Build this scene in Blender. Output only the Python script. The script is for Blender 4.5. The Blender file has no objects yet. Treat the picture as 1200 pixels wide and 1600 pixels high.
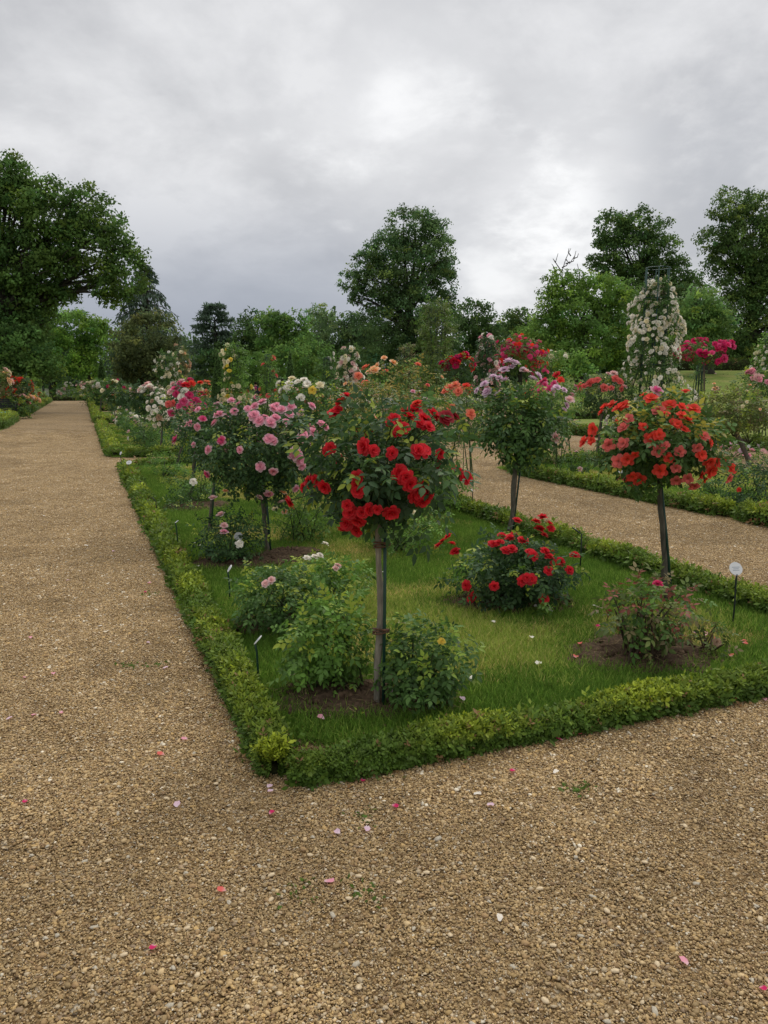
import bpy, math, random
import numpy as np
from mathutils import Matrix, Vector

# ------------------------------------------------------------------ camera, world, sun, exposure
SC = bpy.context.scene
COL = SC.collection
PITCH = math.atan(200 / 1200)
HCAM = 1.62
cam = bpy.data.cameras.new('camera')
cam.sensor_fit = 'VERTICAL'; cam.sensor_height = 24.0; cam.lens = 18.0
cam.clip_start = 0.05; cam.clip_end = 2000
camo = bpy.data.objects.new('camera', cam); COL.objects.link(camo)
camo.location = (0, 0, HCAM); camo.rotation_euler = (math.pi / 2 - PITCH, 0, 0)
SC.camera = camo

def pixdir(px, py):
    X = (px - 600) / 1200; Y = -(py - 800) / 1200
    d = np.array([X, math.cos(PITCH) + Y * math.sin(PITCH), -math.sin(PITCH) + Y * math.cos(PITCH)])
    return d

SUN_EL, SUN_AZ = math.radians(58), math.radians(25)      # azimuth clockwise from +Y
SC.view_settings.view_transform = 'Standard'
SC.view_settings.look = 'None'
SC.view_settings.exposure = 0.3
SC.view_settings.gamma = 1.0
SC.view_settings.use_curve_mapping = False
SC.render.engine = 'CYCLES'
SC.cycles.use_denoising = True
SC.cycles.max_bounces = 6
SC.cycles.diffuse_bounces = 4
SC.cycles.glossy_bounces = 2
SC.cycles.transmission_bounces = 4
SC.cycles.transparent_max_bounces = 4
SC.cycles.caustics_reflective = False
SC.cycles.caustics_refractive = False

world = bpy.data.worlds.new('World'); SC.world = world; world.use_nodes = True
def build_world():
    nt = world.node_tree; N = nt.nodes; L = nt.links; N.clear()
    def nd(t, **k):
        n = N.new(t)
        for a, b in k.items(): setattr(n, a, b)
        return n
    def mth(op, a, b=None, c=None, clamp=False):
        n = nd('ShaderNodeMath', operation=op, use_clamp=clamp)
        for i, v in enumerate((a, b, c)):
            if v is None: continue
            if isinstance(v, (int, float)): n.inputs[i].default_value = v
            else: L.new(v, n.inputs[i])
        return n.outputs[0]
    def mixc(f, a, b):
        n = nd('ShaderNodeMix', data_type='RGBA', blend_type='MIX')
        for s, v in ((n.inputs[0], f), (n.inputs[6], a), (n.inputs[7], b)):
            if isinstance(v, (int, float)): s.default_value = v
            elif isinstance(v, tuple): s.default_value = (*v, 1)
            else: L.new(v, s)
        return n.outputs[2]
    tc = nd('ShaderNodeTexCoord'); D = tc.outputs['Generated']
    sp = nd('ShaderNodeSeparateXYZ'); L.new(D, sp.inputs[0])
    zz = mth('ADD', mth('MAXIMUM', sp.outputs[2], 0.0), 0.34)
    cb = nd('ShaderNodeCombineXYZ')
    L.new(mth('DIVIDE', sp.outputs[0], zz), cb.inputs[0]); L.new(mth('DIVIDE', sp.outputs[1], zz), cb.inputs[1])
    def noise(scale, detail, rough, dist, off):
        m = nd('ShaderNodeVectorMath', operation='ADD'); L.new(cb.outputs[0], m.inputs[0]); m.inputs[1].default_value = off
        n = nd('ShaderNodeTexNoise'); L.new(m.outputs[0], n.inputs['Vector'])
        n.inputs['Scale'].default_value = scale; n.inputs['Detail'].default_value = detail
        n.inputs['Roughness'].default_value = rough; n.inputs['Distortion'].default_value = dist
        return n.outputs['Fac']
    n1 = noise(1.3, 8, .56, .25, (3.1, 1.7, 0)); n2 = noise(3.4, 8, .58, .3, (7.3, 4.2, 0)); n3 = noise(7.5, 6, .6, .2, (1.9, 9.2, 0))
    def blob(px, py, r0, r1, k):
        d = Vector(pixdir(px, py)).normalized()
        v = nd('ShaderNodeVectorMath', operation='DOT_PRODUCT'); L.new(D, v.inputs[0]); v.inputs[1].default_value = d
        a = mth('ARCCOSINE', mth('MINIMUM', v.outputs['Value'], 0.99999))
        a = mth('ADD', a, mth('MULTIPLY', mth('SUBTRACT', n2, .5), k))
        a = mth('ADD', a, mth('MULTIPLY', mth('SUBTRACT', n3, .5), k * .6))
        m = nd('ShaderNodeMapRange', interpolation_type='SMOOTHSTEP'); L.new(a, m.inputs[0])
        m.inputs[1].default_value = r0; m.inputs[2].default_value = r1; m.inputs[3].default_value = 1; m.inputs[4].default_value = 0
        return m.outputs[0]
    f = mth('ADD', mth('MULTIPLY', n1, .85), mth('MULTIPLY', n2, .75))
    f = mth('MULTIPLY', mth('SUBTRACT', mth('ADD', f, mth('MULTIPLY', n3, .28)), .70), 2.35, clamp=True)
    base = mixc(f, (.385, .39, .407), (.67, .67, .678))
    # blue-grey rain band low in the sky
    low = nd('ShaderNodeMapRange', interpolation_type='SMOOTHSTEP'); L.new(sp.outputs[2], low.inputs[0])
    low.inputs[1].default_value = .27; low.inputs[2].default_value = .05; low.inputs[3].default_value = 0; low.inputs[4].default_value = 1
    lf = nd('ShaderNodeMapRange', interpolation_type='SMOOTHSTEP'); L.new(sp.outputs[0], lf.inputs[0])
    lf.inputs[1].default_value = .22; lf.inputs[2].default_value = -.12; lf.inputs[3].default_value = .12; lf.inputs[4].default_value = .97
    base = mixc(mth('MULTIPLY', low.outputs[0], lf.outputs[0]), base, (.29, .315, .375))
    # thin breaks in the cloud
    b1 = mth('MULTIPLY', blob(620, 140, -.06, .15, .40), .75)
    b2 = mth('MULTIPLY', blob(870, 345, -.04, .16, .42), .9)
    b3 = mth('MULTIPLY', blob(775, 440, -.02, .12, .25), .7)
    br = mth('MAXIMUM', mth('MAXIMUM', b1, b2), b3)
    base = mixc(br, base, (.90, .90, .90))
    dk = mth('MULTIPLY', blob(1130, 300, .02, .16, .22), .8)
    base = mixc(dk, base, (.40, .41, .435))
    sky = nd('ShaderNodeTexSky', sky_type='NISHITA'); sky.sun_disc = False
    sky.sun_elevation = SUN_EL; sky.sun_rotation = SUN_AZ
    skm = nd('ShaderNodeVectorMath', operation='SCALE'); L.new(sky.outputs[0], skm.inputs[0]); skm.inputs['Scale'].default_value = .1
    fin = mixc(.96, skm.outputs[0], base)
    bg = nd('ShaderNodeBackground'); L.new(fin, bg.inputs[0]); bg.inputs[1].default_value = 1.0
    out = nd('ShaderNodeOutputWorld'); L.new(bg.outputs[0], out.inputs[0])
build_world()

sl = bpy.data.lights.new('sun', 'SUN'); sl.energy = 1.4; sl.angle = math.radians(50); sl.color = (1, .95, .86)
so = bpy.data.objects.new('sun', sl); COL.objects.link(so)
sd = Vector((math.sin(SUN_AZ) * math.cos(SUN_EL), math.cos(SUN_AZ) * math.cos(SUN_EL), math.sin(SUN_EL)))
so.rotation_euler = sd.to_track_quat('Z', 'Y').to_euler(); so.location = (0, 0, 60)

# ------------------------------------------------------------------ helpers
RNG = np.random.default_rng(7)
def G(px, py):
    d = pixdir(px, py); t = -HCAM / d[2]
    return np.array([d[0] * t, d[1] * t])
def at(px, py, D):
    d = pixdir(px, py); return np.array([0, 0, HCAM]) + d * (D / d[1])
ANG = math.atan(-472 / 1200 * math.cos(PITCH))
DU = np.array([math.sin(ANG), math.cos(ANG)]); DV = np.array([math.cos(ANG), -math.sin(ANG)])
def UV(u, v): return u * DU + v * DV
def sstep(a, b, x):
    t = np.clip((np.asarray(x, float) - a) / (b - a), 0, 1); return t * t * (3 - 2 * t)
def terrain(x, y):
    return 2.75 * sstep(38, 66, y) * sstep(10, 24, x) + 0.0 * np.asarray(x)

def unit(a):
    return a / np.maximum(np.linalg.norm(a, axis=-1, keepdims=True), 1e-9)

class MB:
    def __init__(s): s.V = []; s.F = {}; s.C = []; s.n = 0
    def add(s, V, F, col=(1, 1, 1)):
        V = np.asarray(V, float).reshape(-1, 3)
        c = np.asarray(col, float)
        if c.ndim == 1: c = np.tile(c, (len(V), 1))
        if not isinstance(F, (list, tuple)): F = [F]
        for f in F:
            f = np.asarray(f, int)
            s.F.setdefault(f.shape[1], []).append(f + s.n)
        s.V.append(V); s.C.append(c); s.n += len(V)
    def mesh(s, name, mat, smooth=True):
        me = bpy.data.meshes.new(name)
        V = np.concatenate(s.V); C = np.concatenate(s.C)
        me.vertices.add(len(V)); me.vertices.foreach_set('co', V.astype(np.float32).ravel())
        idx = []; st = []; o = 0
        for k in sorted(s.F):
            f = np.concatenate(s.F[k]); idx.append(f.ravel()); st.append(o + np.arange(len(f)) * k); o += f.size
        idx = np.concatenate(idx); st = np.concatenate(st)
        me.loops.add(len(idx)); me.loops.foreach_set('vertex_index', idx.astype(np.int32))
        me.polygons.add(len(st)); me.polygons.foreach_set('loop_start', st.astype(np.int32))
        me.update(calc_edges=True)
        me.polygons.foreach_set('use_smooth', np.full(len(st), smooth))
        a = me.color_attributes.new('Col', 'FLOAT_COLOR', 'POINT')
        a.data.foreach_set('color', np.concatenate([C, np.ones((len(C), 1))], 1).astype(np.float32).ravel())
        if mat: me.materials.append(mat)
        return me
    def build(s, name, mat, parent=None, smooth=True, kind=None):
        return obj(name, s.mesh(name, mat, smooth), parent, kind)

def obj(name, me, parent=None, kind=None):
    o = bpy.data.objects.new(name, me); COL.objects.link(o)
    if parent is not None: o.parent = parent
    if kind: o['kind'] = kind
    return o
def tag(o, label, cat, group=None, kind=None):
    o['label'] = label
    if cat: o['category'] = cat
    if group: o['group'] = group
    if kind: o['kind'] = kind
    return o
def thing(name, label, cat, loc, group=None):
    o = bpy.data.objects.new(name, None); COL.objects.link(o); o.location = tuple(map(float, loc)); o.empty_display_size = .1
    return tag(o, label, cat, group)

def frames(n, d):
    """rotation matrices with local Y along d and local Z about n"""
    d = unit(d); x = unit(np.cross(d, n)); z = np.cross(x, d)
    return np.stack([x, d, z], -1)
def stamp(mb, T, F, pos, R, s, col):
    """copies of template T (k,3) at pos (N,3) with R (N,3,3), scale (N,), col (N,3) or (N,k,3)"""
    N, k = len(pos), len(T)
    s = np.asarray(s, float)
    if s.ndim == 1: s = s[:, None]
    V = np.einsum('nij,nkj->nki', R, T[None] * s[:, None, :]) + pos[:, None]
    c = np.asarray(col, float)
    if c.ndim == 2: c = np.repeat(c[:, None], k, 1)
    fs = []
    for f in (F if isinstance(F, (list, tuple)) else [F]):
        f = np.asarray(f); fs.append((f[None] + (np.arange(N) * k)[:, None, None]).reshape(-1, f.shape[1]))
    mb.add(V.reshape(-1, 3), fs, c.reshape(-1, 3))
def tube(mb, P, r, sides=5, col=(1, 1, 1), cap=True):
    P = np.asarray(P, float); n = len(P); r = np.broadcast_to(np.asarray(r, float), (n,))
    T = unit(np.gradient(P, axis=0))
    ref = np.array([1., 0, 0]) if abs(T[:, 0]).mean() < .8 else np.array([0, 1., 0])
    a = unit(np.cross(T, ref)); b = np.cross(T, a)
    th = np.arange(sides) / sides * 2 * np.pi
    V = P[:, None] + r[:, None, None] * (np.cos(th)[None, :, None] * a[:, None] + np.sin(th)[None, :, None] * b[:, None])
    i = np.arange(n - 1)[:, None] * sides; j = np.arange(sides)[None]; j2 = (j + 1) % sides
    F = np.stack([i + j, i + j2, i + sides + j2, i + sides + j], -1).reshape(-1, 4)
    fs = [F]
    if cap and sides > 2:
        fs.append(np.array([np.arange(sides)[::-1] + 0])); fs.append(np.array([np.arange(sides) + (n - 1) * sides]))
    mb.add(V.reshape(-1, 3), fs, col)
def bez(a, b, c, n):
    t = np.linspace(0, 1, n)[:, None]
    return (1 - t) ** 2 * a + 2 * t * (1 - t) * b + t * t * c
def box(mb, lo, hi, col=(1, 1, 1), R=None, o=(0, 0, 0)):
    lo = np.array(lo, float); hi = np.array(hi, float)
    V = np.array([[(lo, hi)[i][0], (lo, hi)[j][1], (lo, hi)[k][2]] for i in (0, 1) for j in (0, 1) for k in (0, 1)])
    if R is not None: V = V @ np.asarray(R).T
    mb.add(V + np.asarray(o), np.array([[0, 1, 3, 2], [4, 6, 7, 5], [0, 4, 5, 1], [2, 3, 7, 6], [0, 2, 6, 4], [1, 5, 7, 3]]), col)
def lump(rng, n=6, amp=.22, freq=3.):
    K = rng.normal(size=(n, 3)) * freq; ph = rng.uniform(0, 6.28, n)
    def f(d): return 1 + amp * np.cos(d @ K.T + ph).sum(1) / math.sqrt(n)
    return f

# ------------------------------------------------------------------ materials
def mat(name, build):
    m = bpy.data.materials.new(name); m.use_nodes = True; nt = m.node_tree
    nt.nodes.clear(); build(nt, nt.nodes, nt.links); return m
def leafmat(name, rough=.5, trans=.25, spec=.4, gain=1.):
    def b(nt, N, L):
        a = N.new('ShaderNodeVertexColor'); a.layer_name = 'Col'
        tc = N.new('ShaderNodeTexCoord'); no = N.new('ShaderNodeTexNoise'); no.inputs['Scale'].default_value = 40; L.new(tc.outputs['Object'], no.inputs['Vector'])
        mr = N.new('ShaderNodeMapRange'); L.new(no.outputs['Fac'], mr.inputs[0]); mr.inputs[3].default_value = .78 * gain; mr.inputs[4].default_value = 1.2 * gain
        mx = N.new('ShaderNodeVectorMath'); mx.operation = 'SCALE'; L.new(a.outputs[0], mx.inputs[0]); L.new(mr.outputs[0], mx.inputs['Scale'])
        p = N.new('ShaderNodeBsdfPrincipled'); L.new(mx.outputs[0], p.inputs['Base Color']); p.inputs['Roughness'].default_value = rough
        p.inputs['Specular IOR Level'].default_value = spec
        t = N.new('ShaderNodeBsdfTranslucent'); L.new(mx.outputs[0], t.inputs['Color'])
        m = N.new('ShaderNodeMixShader'); m.inputs[0].default_value = trans; L.new(p.outputs[0], m.inputs[1]); L.new(t.outputs[0], m.inputs[2])
        o = N.new('ShaderNodeOutputMaterial'); L.new(m.outputs[0], o.inputs[0])
    return mat(name, b)
M_LEAF = leafmat('rose_leaf', .48, .36, .28, 2.1)
M_TREE = leafmat('tree_leaf', .65, .48, .12, 3.5)
M_BOX = leafmat('box_leaf', .5, .36, .25, 1.9)
M_GRASS = leafmat('grass_blade', .6, .4, .15, 2.35)
M_PETAL = leafmat('petal', .65, .38, .15, 1.3)
def solid(name, rough=.7, spec=.3, bump=0, bscale=60, metal=0, stretch=1, var=.35):
    def b(nt, N, L):
        a = N.new('ShaderNodeVertexColor'); a.layer_name = 'Col'
        tc = N.new('ShaderNodeTexCoord'); mp = N.new('ShaderNodeMapping'); L.new(tc.outputs['Object'], mp.inputs[0]); mp.inputs['Scale'].default_value = (1, 1, stretch)
        no = N.new('ShaderNodeTexNoise'); no.inputs['Scale'].default_value = bscale; no.inputs['Detail'].default_value = 5; L.new(mp.outputs[0], no.inputs['Vector'])
        mr = N.new('ShaderNodeMapRange'); L.new(no.outputs['Fac'], mr.inputs[0]); mr.inputs[1].default_value = .25; mr.inputs[2].default_value = .75
        mr.inputs[3].default_value = 1 - var; mr.inputs[4].default_value = 1 + var
        mx = N.new('ShaderNodeVectorMath'); mx.operation = 'SCALE'; L.new(a.outputs[0], mx.inputs[0]); L.new(mr.outputs[0], mx.inputs['Scale'])
        p = N.new('ShaderNodeBsdfPrincipled'); L.new(mx.outputs[0], p.inputs['Base Color']); p.inputs['Roughness'].default_value = rough
        p.inputs['Specular IOR Level'].default_value = spec; p.inputs['Metallic'].default_value = metal
        if bump:
            bp = N.new('ShaderNodeBump'); bp.inputs['Strength'].default_value = bump; bp.inputs['Distance'].default_value = .01; L.new(no.outputs['Fac'], bp.inputs['Height']); L.new(bp.outputs[0], p.inputs['Normal'])
        o = N.new('ShaderNodeOutputMaterial'); L.new(p.outputs[0], o.inputs[0])
    return mat(name, b)
M_BARK = solid('bark', .85, .2, .9, 45, 0, .25, .5)
M_CANE = solid('cane', .6, .3, .2, 60)
M_PAINT = solid('painted_metal', .45, .4, .1, 80, 0, 1, .15)
M_STONE = solid('pebble', .62, .3, .15, 160, 0, 1, .22)
M_SOIL = solid('soil', .95, .1, 1.0, 35, 0, 1, .45)
M_PLATE = solid('label_plate', .4, .4, 0, 30, 0, 1, .05)
M_CLOTH = solid('cloth', .9, .1, 0, 20, 0, 1, .1)
M_TWIG = solid('hedge_twigs', .95, .05, .6, 50, 0, 1, .5)

def gravelmat():
    def b(nt, N, L):
        tc = N.new('ShaderNodeTexCoord')
        v = N.new('ShaderNodeTexVoronoi'); v.inputs['Scale'].default_value = 62; L.new(tc.outputs['Object'], v.inputs['Vector'])
        r = N.new('ShaderNodeValToRGB'); e = r.color_ramp.elements
        cols = [(0, (.11, .065, .026)), (.25, (.27, .17, .073)), (.5, (.37, .245, .112)), (.75, (.46, .325, .165)), (.93, (.57, .44, .27)), (1, (.70, .62, .48))]
        e[0].position = 0; e[0].color = (*cols[0][1], 1); e[1].position = 1; e[1].color = (*cols[-1][1], 1)
        for p_, c_ in cols[1:-1]:
            q = e.new(p_); q.color = (*c_, 1)
        sx = N.new('ShaderNodeSeparateXYZ'); L.new(v.outputs['Color'], sx.inputs[0]); L.new(sx.outputs[0], r.inputs[0])
        # darker joints between stones, large soft patches of damp and fines
        dj = N.new('ShaderNodeMapRange'); L.new(v.outputs['Distance'], dj.inputs[0]); dj.inputs[1].default_value = .45; dj.inputs[2].default_value = .85; dj.inputs[3].default_value = 1; dj.inputs[4].default_value = .35
        n = N.new('ShaderNodeTexNoise'); n.inputs['Scale'].default_value = .55; n.inputs['Detail'].default_value = 6; n.inputs['Roughness'].default_value = .65; L.new(tc.outputs['Object'], n.inputs['Vector'])
        nr = N.new('ShaderNodeMapRange'); L.new(n.outputs['Fac'], nr.inputs[0]); nr.inputs[1].default_value = .3; nr.inputs[2].default_value = .7; nr.inputs[3].default_value = .76; nr.inputs[4].default_value = 1.05
        mu = N.new('ShaderNodeMath'); mu.operation = 'MULTIPLY'; L.new(dj.outputs[0], mu.inputs[0]); L.new(nr.outputs[0], mu.inputs[1])
        s = N.new('ShaderNodeVectorMath'); s.operation = 'SCALE'; L.new(r.outputs[0], s.inputs[0]); L.new(mu.outputs[0], s.inputs['Scale'])
        p = N.new('ShaderNodeBsdfPrincipled'); L.new(s.outputs[0], p.inputs['Base Color']); p.inputs['Roughness'].default_value = .8; p.inputs['Specular IOR Level'].default_value = .2
        iv = N.new('ShaderNodeMath'); iv.operation = 'SUBTRACT'; iv.inputs[0].default_value = 1; L.new(v.outputs['Distance'], iv.inputs[1])
        bp = N.new('ShaderNodeBump'); bp.inputs['Strength'].default_value = .8; bp.inputs['Distance'].default_value = .008; L.new(iv.outputs[0], bp.inputs['Height']); L.new(bp.outputs[0], p.inputs['Normal'])
        o = N.new('ShaderNodeOutputMaterial'); L.new(p.outputs[0], o.inputs[0])
    return mat('gravel', b)
M_GRAVEL = gravelmat()
def lawnmat(name, c1, c2, c3):
    def b(nt, N, L):
        tc = N.new('ShaderNodeTexCoord')
        def noi(s, d):
            n = N.new('ShaderNodeTexNoise'); n.inputs['Scale'].default_value = s; n.inputs['Detail'].default_value = d; L.new(tc.outputs['Object'], n.inputs['Vector']); return n
        a = noi(.8, 6); f = noi(70, 3)
        r = N.new('ShaderNodeValToRGB'); e = r.color_ramp.elements
        e[0].position = .36; e[0].color = (*c1, 1); e[1].position = .66; e[1].color = (*c3, 1); q = e.new(.5); q.color = (*c2, 1)
        L.new(a.outputs['Fac'], r.inputs[0])
        mr = N.new('ShaderNodeMapRange'); L.new(f.outputs['Fac'], mr.inputs[0]); mr.inputs[1].default_value = .3; mr.inputs[2].default_value = .7; mr.inputs[3].default_value = .55; mr.inputs[4].default_value = 1.4
        s = N.new('ShaderNodeVectorMath'); s.operation = 'SCALE'; L.new(r.outputs[0], s.inputs[0]); L.new(mr.outputs[0], s.inputs['Scale'])
        p = N.new('ShaderNodeBsdfPrincipled'); L.new(s.outputs[0], p.inputs['Base Color']); p.inputs['Roughness'].default_value = .9; p.inputs['Specular IOR Level'].default_value = .1
        bp = N.new('ShaderNodeBump'); bp.inputs['Strength'].default_value = .8; bp.inputs['Distance'].default_value = .02; L.new(f.outputs['Fac'], bp.inputs['Height']); L.new(bp.outputs[0], p.inputs['Normal'])
        o = N.new('ShaderNodeOutputMaterial'); L.new(p.outputs[0], o.inputs[0])
    return mat(name, b)
M_LAWN = lawnmat('lawn', (.15, .21, .045), (.19, .24, .055), (.25, .26, .08))
M_BEDLAWN = lawnmat('bed_lawn', (.12, .19, .03), (.15, .22, .036), (.24, .215, .075))

# ------------------------------------------------------------------ instancing of uncountable stuff (gravel, grass)
def scatter_tree(name, sources):
    ng = bpy.data.node_groups.new(name, 'GeometryNodeTree')
    ng.interface.new_socket('Geometry', in_out='INPUT', socket_type='NodeSocketGeometry')
    ng.interface.new_socket('Geometry', in_out='OUTPUT', socket_type='NodeSocketGeometry')
    N, L = ng.nodes, ng.links
    gi = N.new('NodeGroupInput'); go = N.new('NodeGroupOutput')
    jn = N.new('GeometryNodeGeometryToInstance')
    for s in sources:
        oi = N.new('GeometryNodeObjectInfo'); oi.inputs['Object'].default_value = s; L.new(oi.outputs['Geometry'], jn.inputs[0])
    def att(n, t):
        a = N.new('GeometryNodeInputNamedAttribute'); a.data_type = t; a.inputs[0].default_value = n; return a.outputs[0]
    ip = N.new('GeometryNodeInstanceOnPoints'); L.new(gi.outputs[0], ip.inputs['Points']); L.new(jn.outputs[0], ip.inputs['Instance'])
    ip.inputs['Pick Instance'].default_value = True
    L.new(att('idx', 'INT'), ip.inputs['Instance Index']); L.new(att('scl', 'FLOAT'), ip.inputs['Scale'])
    cb = N.new('ShaderNodeCombineXYZ'); L.new(att('rz', 'FLOAT'), cb.inputs[2]); L.new(cb.outputs[0], ip.inputs['Rotation'])
    L.new(ip.outputs[0], go.inputs[0])
    return ng
def scatter(name, pts, sources, idx, scl, parent=None, rng=RNG):
    me = bpy.data.meshes.new(name); me.vertices.add(len(pts)); me.vertices.foreach_set('co', np.asarray(pts, np.float32).ravel())
    for n, t, v in (('idx', 'INT', idx), ('scl', 'FLOAT', scl), ('rz', 'FLOAT', rng.uniform(0, 6.28, len(pts)))):
        a = me.attributes.new(n, t, 'POINT'); a.data.foreach_set('value', np.asarray(v, np.int32 if t == 'INT' else np.float32))
    me.update()
    o = obj(name, me, parent, 'stuff')
    md = o.modifiers.new('scatter', 'NODES'); md.node_group = scatter_tree(name, sources)
    return o

# ------------------------------------------------------------------ ground
def sheet(name, poly, z, m, label, hole=None):
    me = bpy.data.meshes.new(name); n = len(poly)
    me.from_pydata([(float(p[0]), float(p[1]), z) for p in poly], [], [list(range(n))]); me.update()
    if me.polygons[0].normal.z < 0: me.flip_normals()
    me.materials.append(m); o = obj(name, me); tag(o, label, None, None, 'structure'); return o
def ground():
    xs = np.concatenate([[-900, -400, -200], np.arange(-100, 141, 4.), [200, 400, 900]]); ys = np.concatenate([[-60, -20], np.arange(0, 141, 4.), [200, 400, 1200]])
    X, Y = np.meshgrid(xs, ys); Z = terrain(X, Y) - .0
    n, m = X.shape; i = np.arange(n - 1)[:, None] * m + np.arange(m - 1)[None]
    F = np.stack([i, i + 1, i + m + 1, i + m], -1).reshape(-1, 4)
    mb = MB(); mb.add(np.stack([X, Y, Z], -1).reshape(-1, 3), F)
    o = mb.build('ground', M_LAWN); tag(o, 'mown park lawn spreading to the trees and up the low rise', None, None, 'structure')
ground()
# gravel of the rose garden
sheet('gravel_path', [UV(-6, -2.75), UV(20.5, -2.75), UV(20.5, -2.75), UV(81.5, -2.75), UV(81.5, 4.6), UV(68, 4.6), UV(68, 30), UV(24, 30), UV(17, 30), UV(-6, 14)][::1], .004, M_GRAVEL, 'tan pea gravel paths running between the rose beds')
sheet('side_path', [UV(25.6, -9), UV(30.2, -9), UV(30.2, -2.75), UV(25.6, -2.75)], .004, M_GRAVEL, 'narrow gravel side path left of the main path')
sheet('bench_bay', [UV(38.4, -9), UV(42.0, -9), UV(42.0, -2.75), UV(38.4, -2.75)], .004, M_GRAVEL, 'gravel bay where the dark bench stands')

def rect(u0, u1, v0, v1, r=0):
    if r <= 0: return [UV(u0, v0), UV(u1, v0), UV(u1, v1), UV(u0, v1)]
    P = []
    for cu, cv, a0 in ((u0 + r, v0 + r, 180), (u1 - r, v0 + r, 270), (u1 - r, v1 - r, 0), (u0 + r, v1 - r, 90)):
        for a in np.linspace(0, 90, 7): P.append(UV(cu + r * math.cos(math.radians(a0 + a)), cv + r * math.sin(math.radians(a0 + a))))
    return P
LAWNZ = .03
A = (2.92, 15.75, .66, 4.52)
sheet('bed_lawn', [UV(3.45, .66), UV(A[1], .66), UV(A[1], A[3]), UV(2.95, A[3]), UV(2.95, 1.2), UV(3.1, .95)], LAWNZ, M_BEDLAWN, 'grass of the rose bed with the red standard rose')
Bd = (17.95, 32.6, .52, 4.6)
sheet('bed_lawn', rect(*Bd), LAWNZ, M_BEDLAWN, 'grass of the second rose bed beyond the cross path')
for u0, u1 in ((34.4, 48), (50, 64), (66, 80.5)):
    sheet('bed_lawn', rect(u0, u1, .52, 4.6), LAWNZ, M_BEDLAWN, 'grass of a far rose bed beside the main path')
A2 = (-2, 13.1, 7.28, 11.6)
sheet('bed_lawn', rect(*A2, 1.1), LAWNZ, M_BEDLAWN, 'grass of the rose bed across the right path')
for u0, u1, v0, v1 in ((19.6, 33, 7.2, 11.6), (35, 49, 7.2, 11.6), (51, 66, 7.2, 11.6), (35, 49, 14, 19), (51, 66, 14, 19)):
    sheet('bed_lawn', rect(u0, u1, v0, v1, .8), LAWNZ, M_BEDLAWN, 'grass of a middle rose bed')
for u0, u1 in ((14, 25.4), (30.4, 38.2), (42.2, 80)):
    sheet('bed_lawn', rect(u0, u1, -8, -2.9), LAWNZ, M_BEDLAWN, 'grass of a bed left of the main path')

# soil patches: uneven mounds of earth under the bushes
SOILS = []
def soil(px, py, rx, ry, label, h=.035, rng=RNG):
    c = G(px, py); ex = rx * .82; ey = ry * .82
    SOILS.append((c[0], c[1], ex * .9, ey * .9))
    nr, na = 12, 40; V = []; lf = lump(rng, 6, .28, 2.4)
    for i in range(nr + 1):
        for j in range(na):
            a = j / na * 2 * math.pi; q = i / nr
            e = lf(np.array([[math.cos(a), math.sin(a), .3]]))[0]
            x, y = ex * q * e * math.cos(a), ey * q * e * math.sin(a)
            z = h * (1 - q ** 2) + (rng.uniform(-.012, .016) if i < nr else -.02)
            V.append((x, y, z + .004))
    i = np.arange(nr)[:, None] * na; j = np.arange(na)[None]; j2 = (j + 1) % na
    F = np.stack([i + j, i + na + j, i + na + j2, i + j2], -1).reshape(-1, 4)
    mb = MB(); mb.add(V, F, (.095, .064, .042))
    # clods
    n = int(160 * ex * ey / .2)
    a = rng.uniform(0, 6.28, n); q = np.sqrt(rng.uniform(0, .95, n))
    P = np.stack([ex * q * np.cos(a), ey * q * np.sin(a), h * (1 - q * q) + .004], -1)
    T, TF = ICO; R = frames(rng.normal(size=(n, 3)), rng.normal(size=(n, 3)))
    stamp(mb, T, TF, P, R, rng.uniform(.006, .028, (n, 1)) * rng.uniform(.6, 1.2, (n, 3)), np.array([.105, .07, .045]) * rng.uniform(.6, 1.5, (n, 1)))
    # straw litter
    n = int(260 * ex * ey / .2); a = rng.uniform(0, 6.28, n); q = np.sqrt(rng.uniform(0, 1.05, n))
    P = np.stack([ex * q * np.cos(a), ey * q * np.sin(a), h * np.maximum(0, 1 - q * q) + .02], -1)
    d = rng.normal(size=(n, 3)) * (1, 1, .15)
    stamp(mb, np.array([[-.04, 0, 0], [.04, 0, 0], [.04, 1, 0], [-.04, 1, 0.]]), np.array([[0, 1, 2, 3]]), P, frames(np.tile([0, 0, 1.], (n, 1)), d), rng.uniform(.02, .07, n), np.array([.22, .16, .09]) * rng.uniform(.5, 1.3, (n, 1)))
    o = mb.build('soil_patch', M_SOIL); o.location = (c[0], c[1], LAWNZ); tag(o, label, None, None, 'structure')
def ico():
    t = (1 + 5 ** .5) / 2
    V = np.array([(-1, t, 0), (1, t, 0), (-1, -t, 0), (1, -t, 0), (0, -1, t), (0, 1, t), (0, -1, -t), (0, 1, -t), (t, 0, -1), (t, 0, 1), (-t, 0, -1), (-t, 0, 1)]) / math.sqrt(1 + t * t)
    F = np.array([(0, 11, 5), (0, 5, 1), (0, 1, 7), (0, 7, 10), (0, 10, 11), (1, 5, 9), (5, 11, 4), (11, 10, 2), (10, 7, 6), (7, 1, 8), (3, 9, 4), (3, 4, 2), (3, 2, 6), (3, 6, 8), (3, 8, 9), (4, 9, 5), (2, 4, 11), (6, 2, 10), (8, 6, 7), (9, 8, 1)])
    return V, F
ICO = ico()
soil(560, 1095, .60, .38, 'bare crumbly earth around the foot of the red standard rose')
soil(650, 1100, .3, .26, 'bare earth under the green bush right of the grey stake')
soil(440, 985, .45, .30, 'bare earth under the bush by the two plant labels')
soil(800, 948, .62, .36, 'dark earth under the low red rose bush')
soil(1010, 1030, .58, .42, 'earth strewn with fallen petals under the sparse rose bush')
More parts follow.
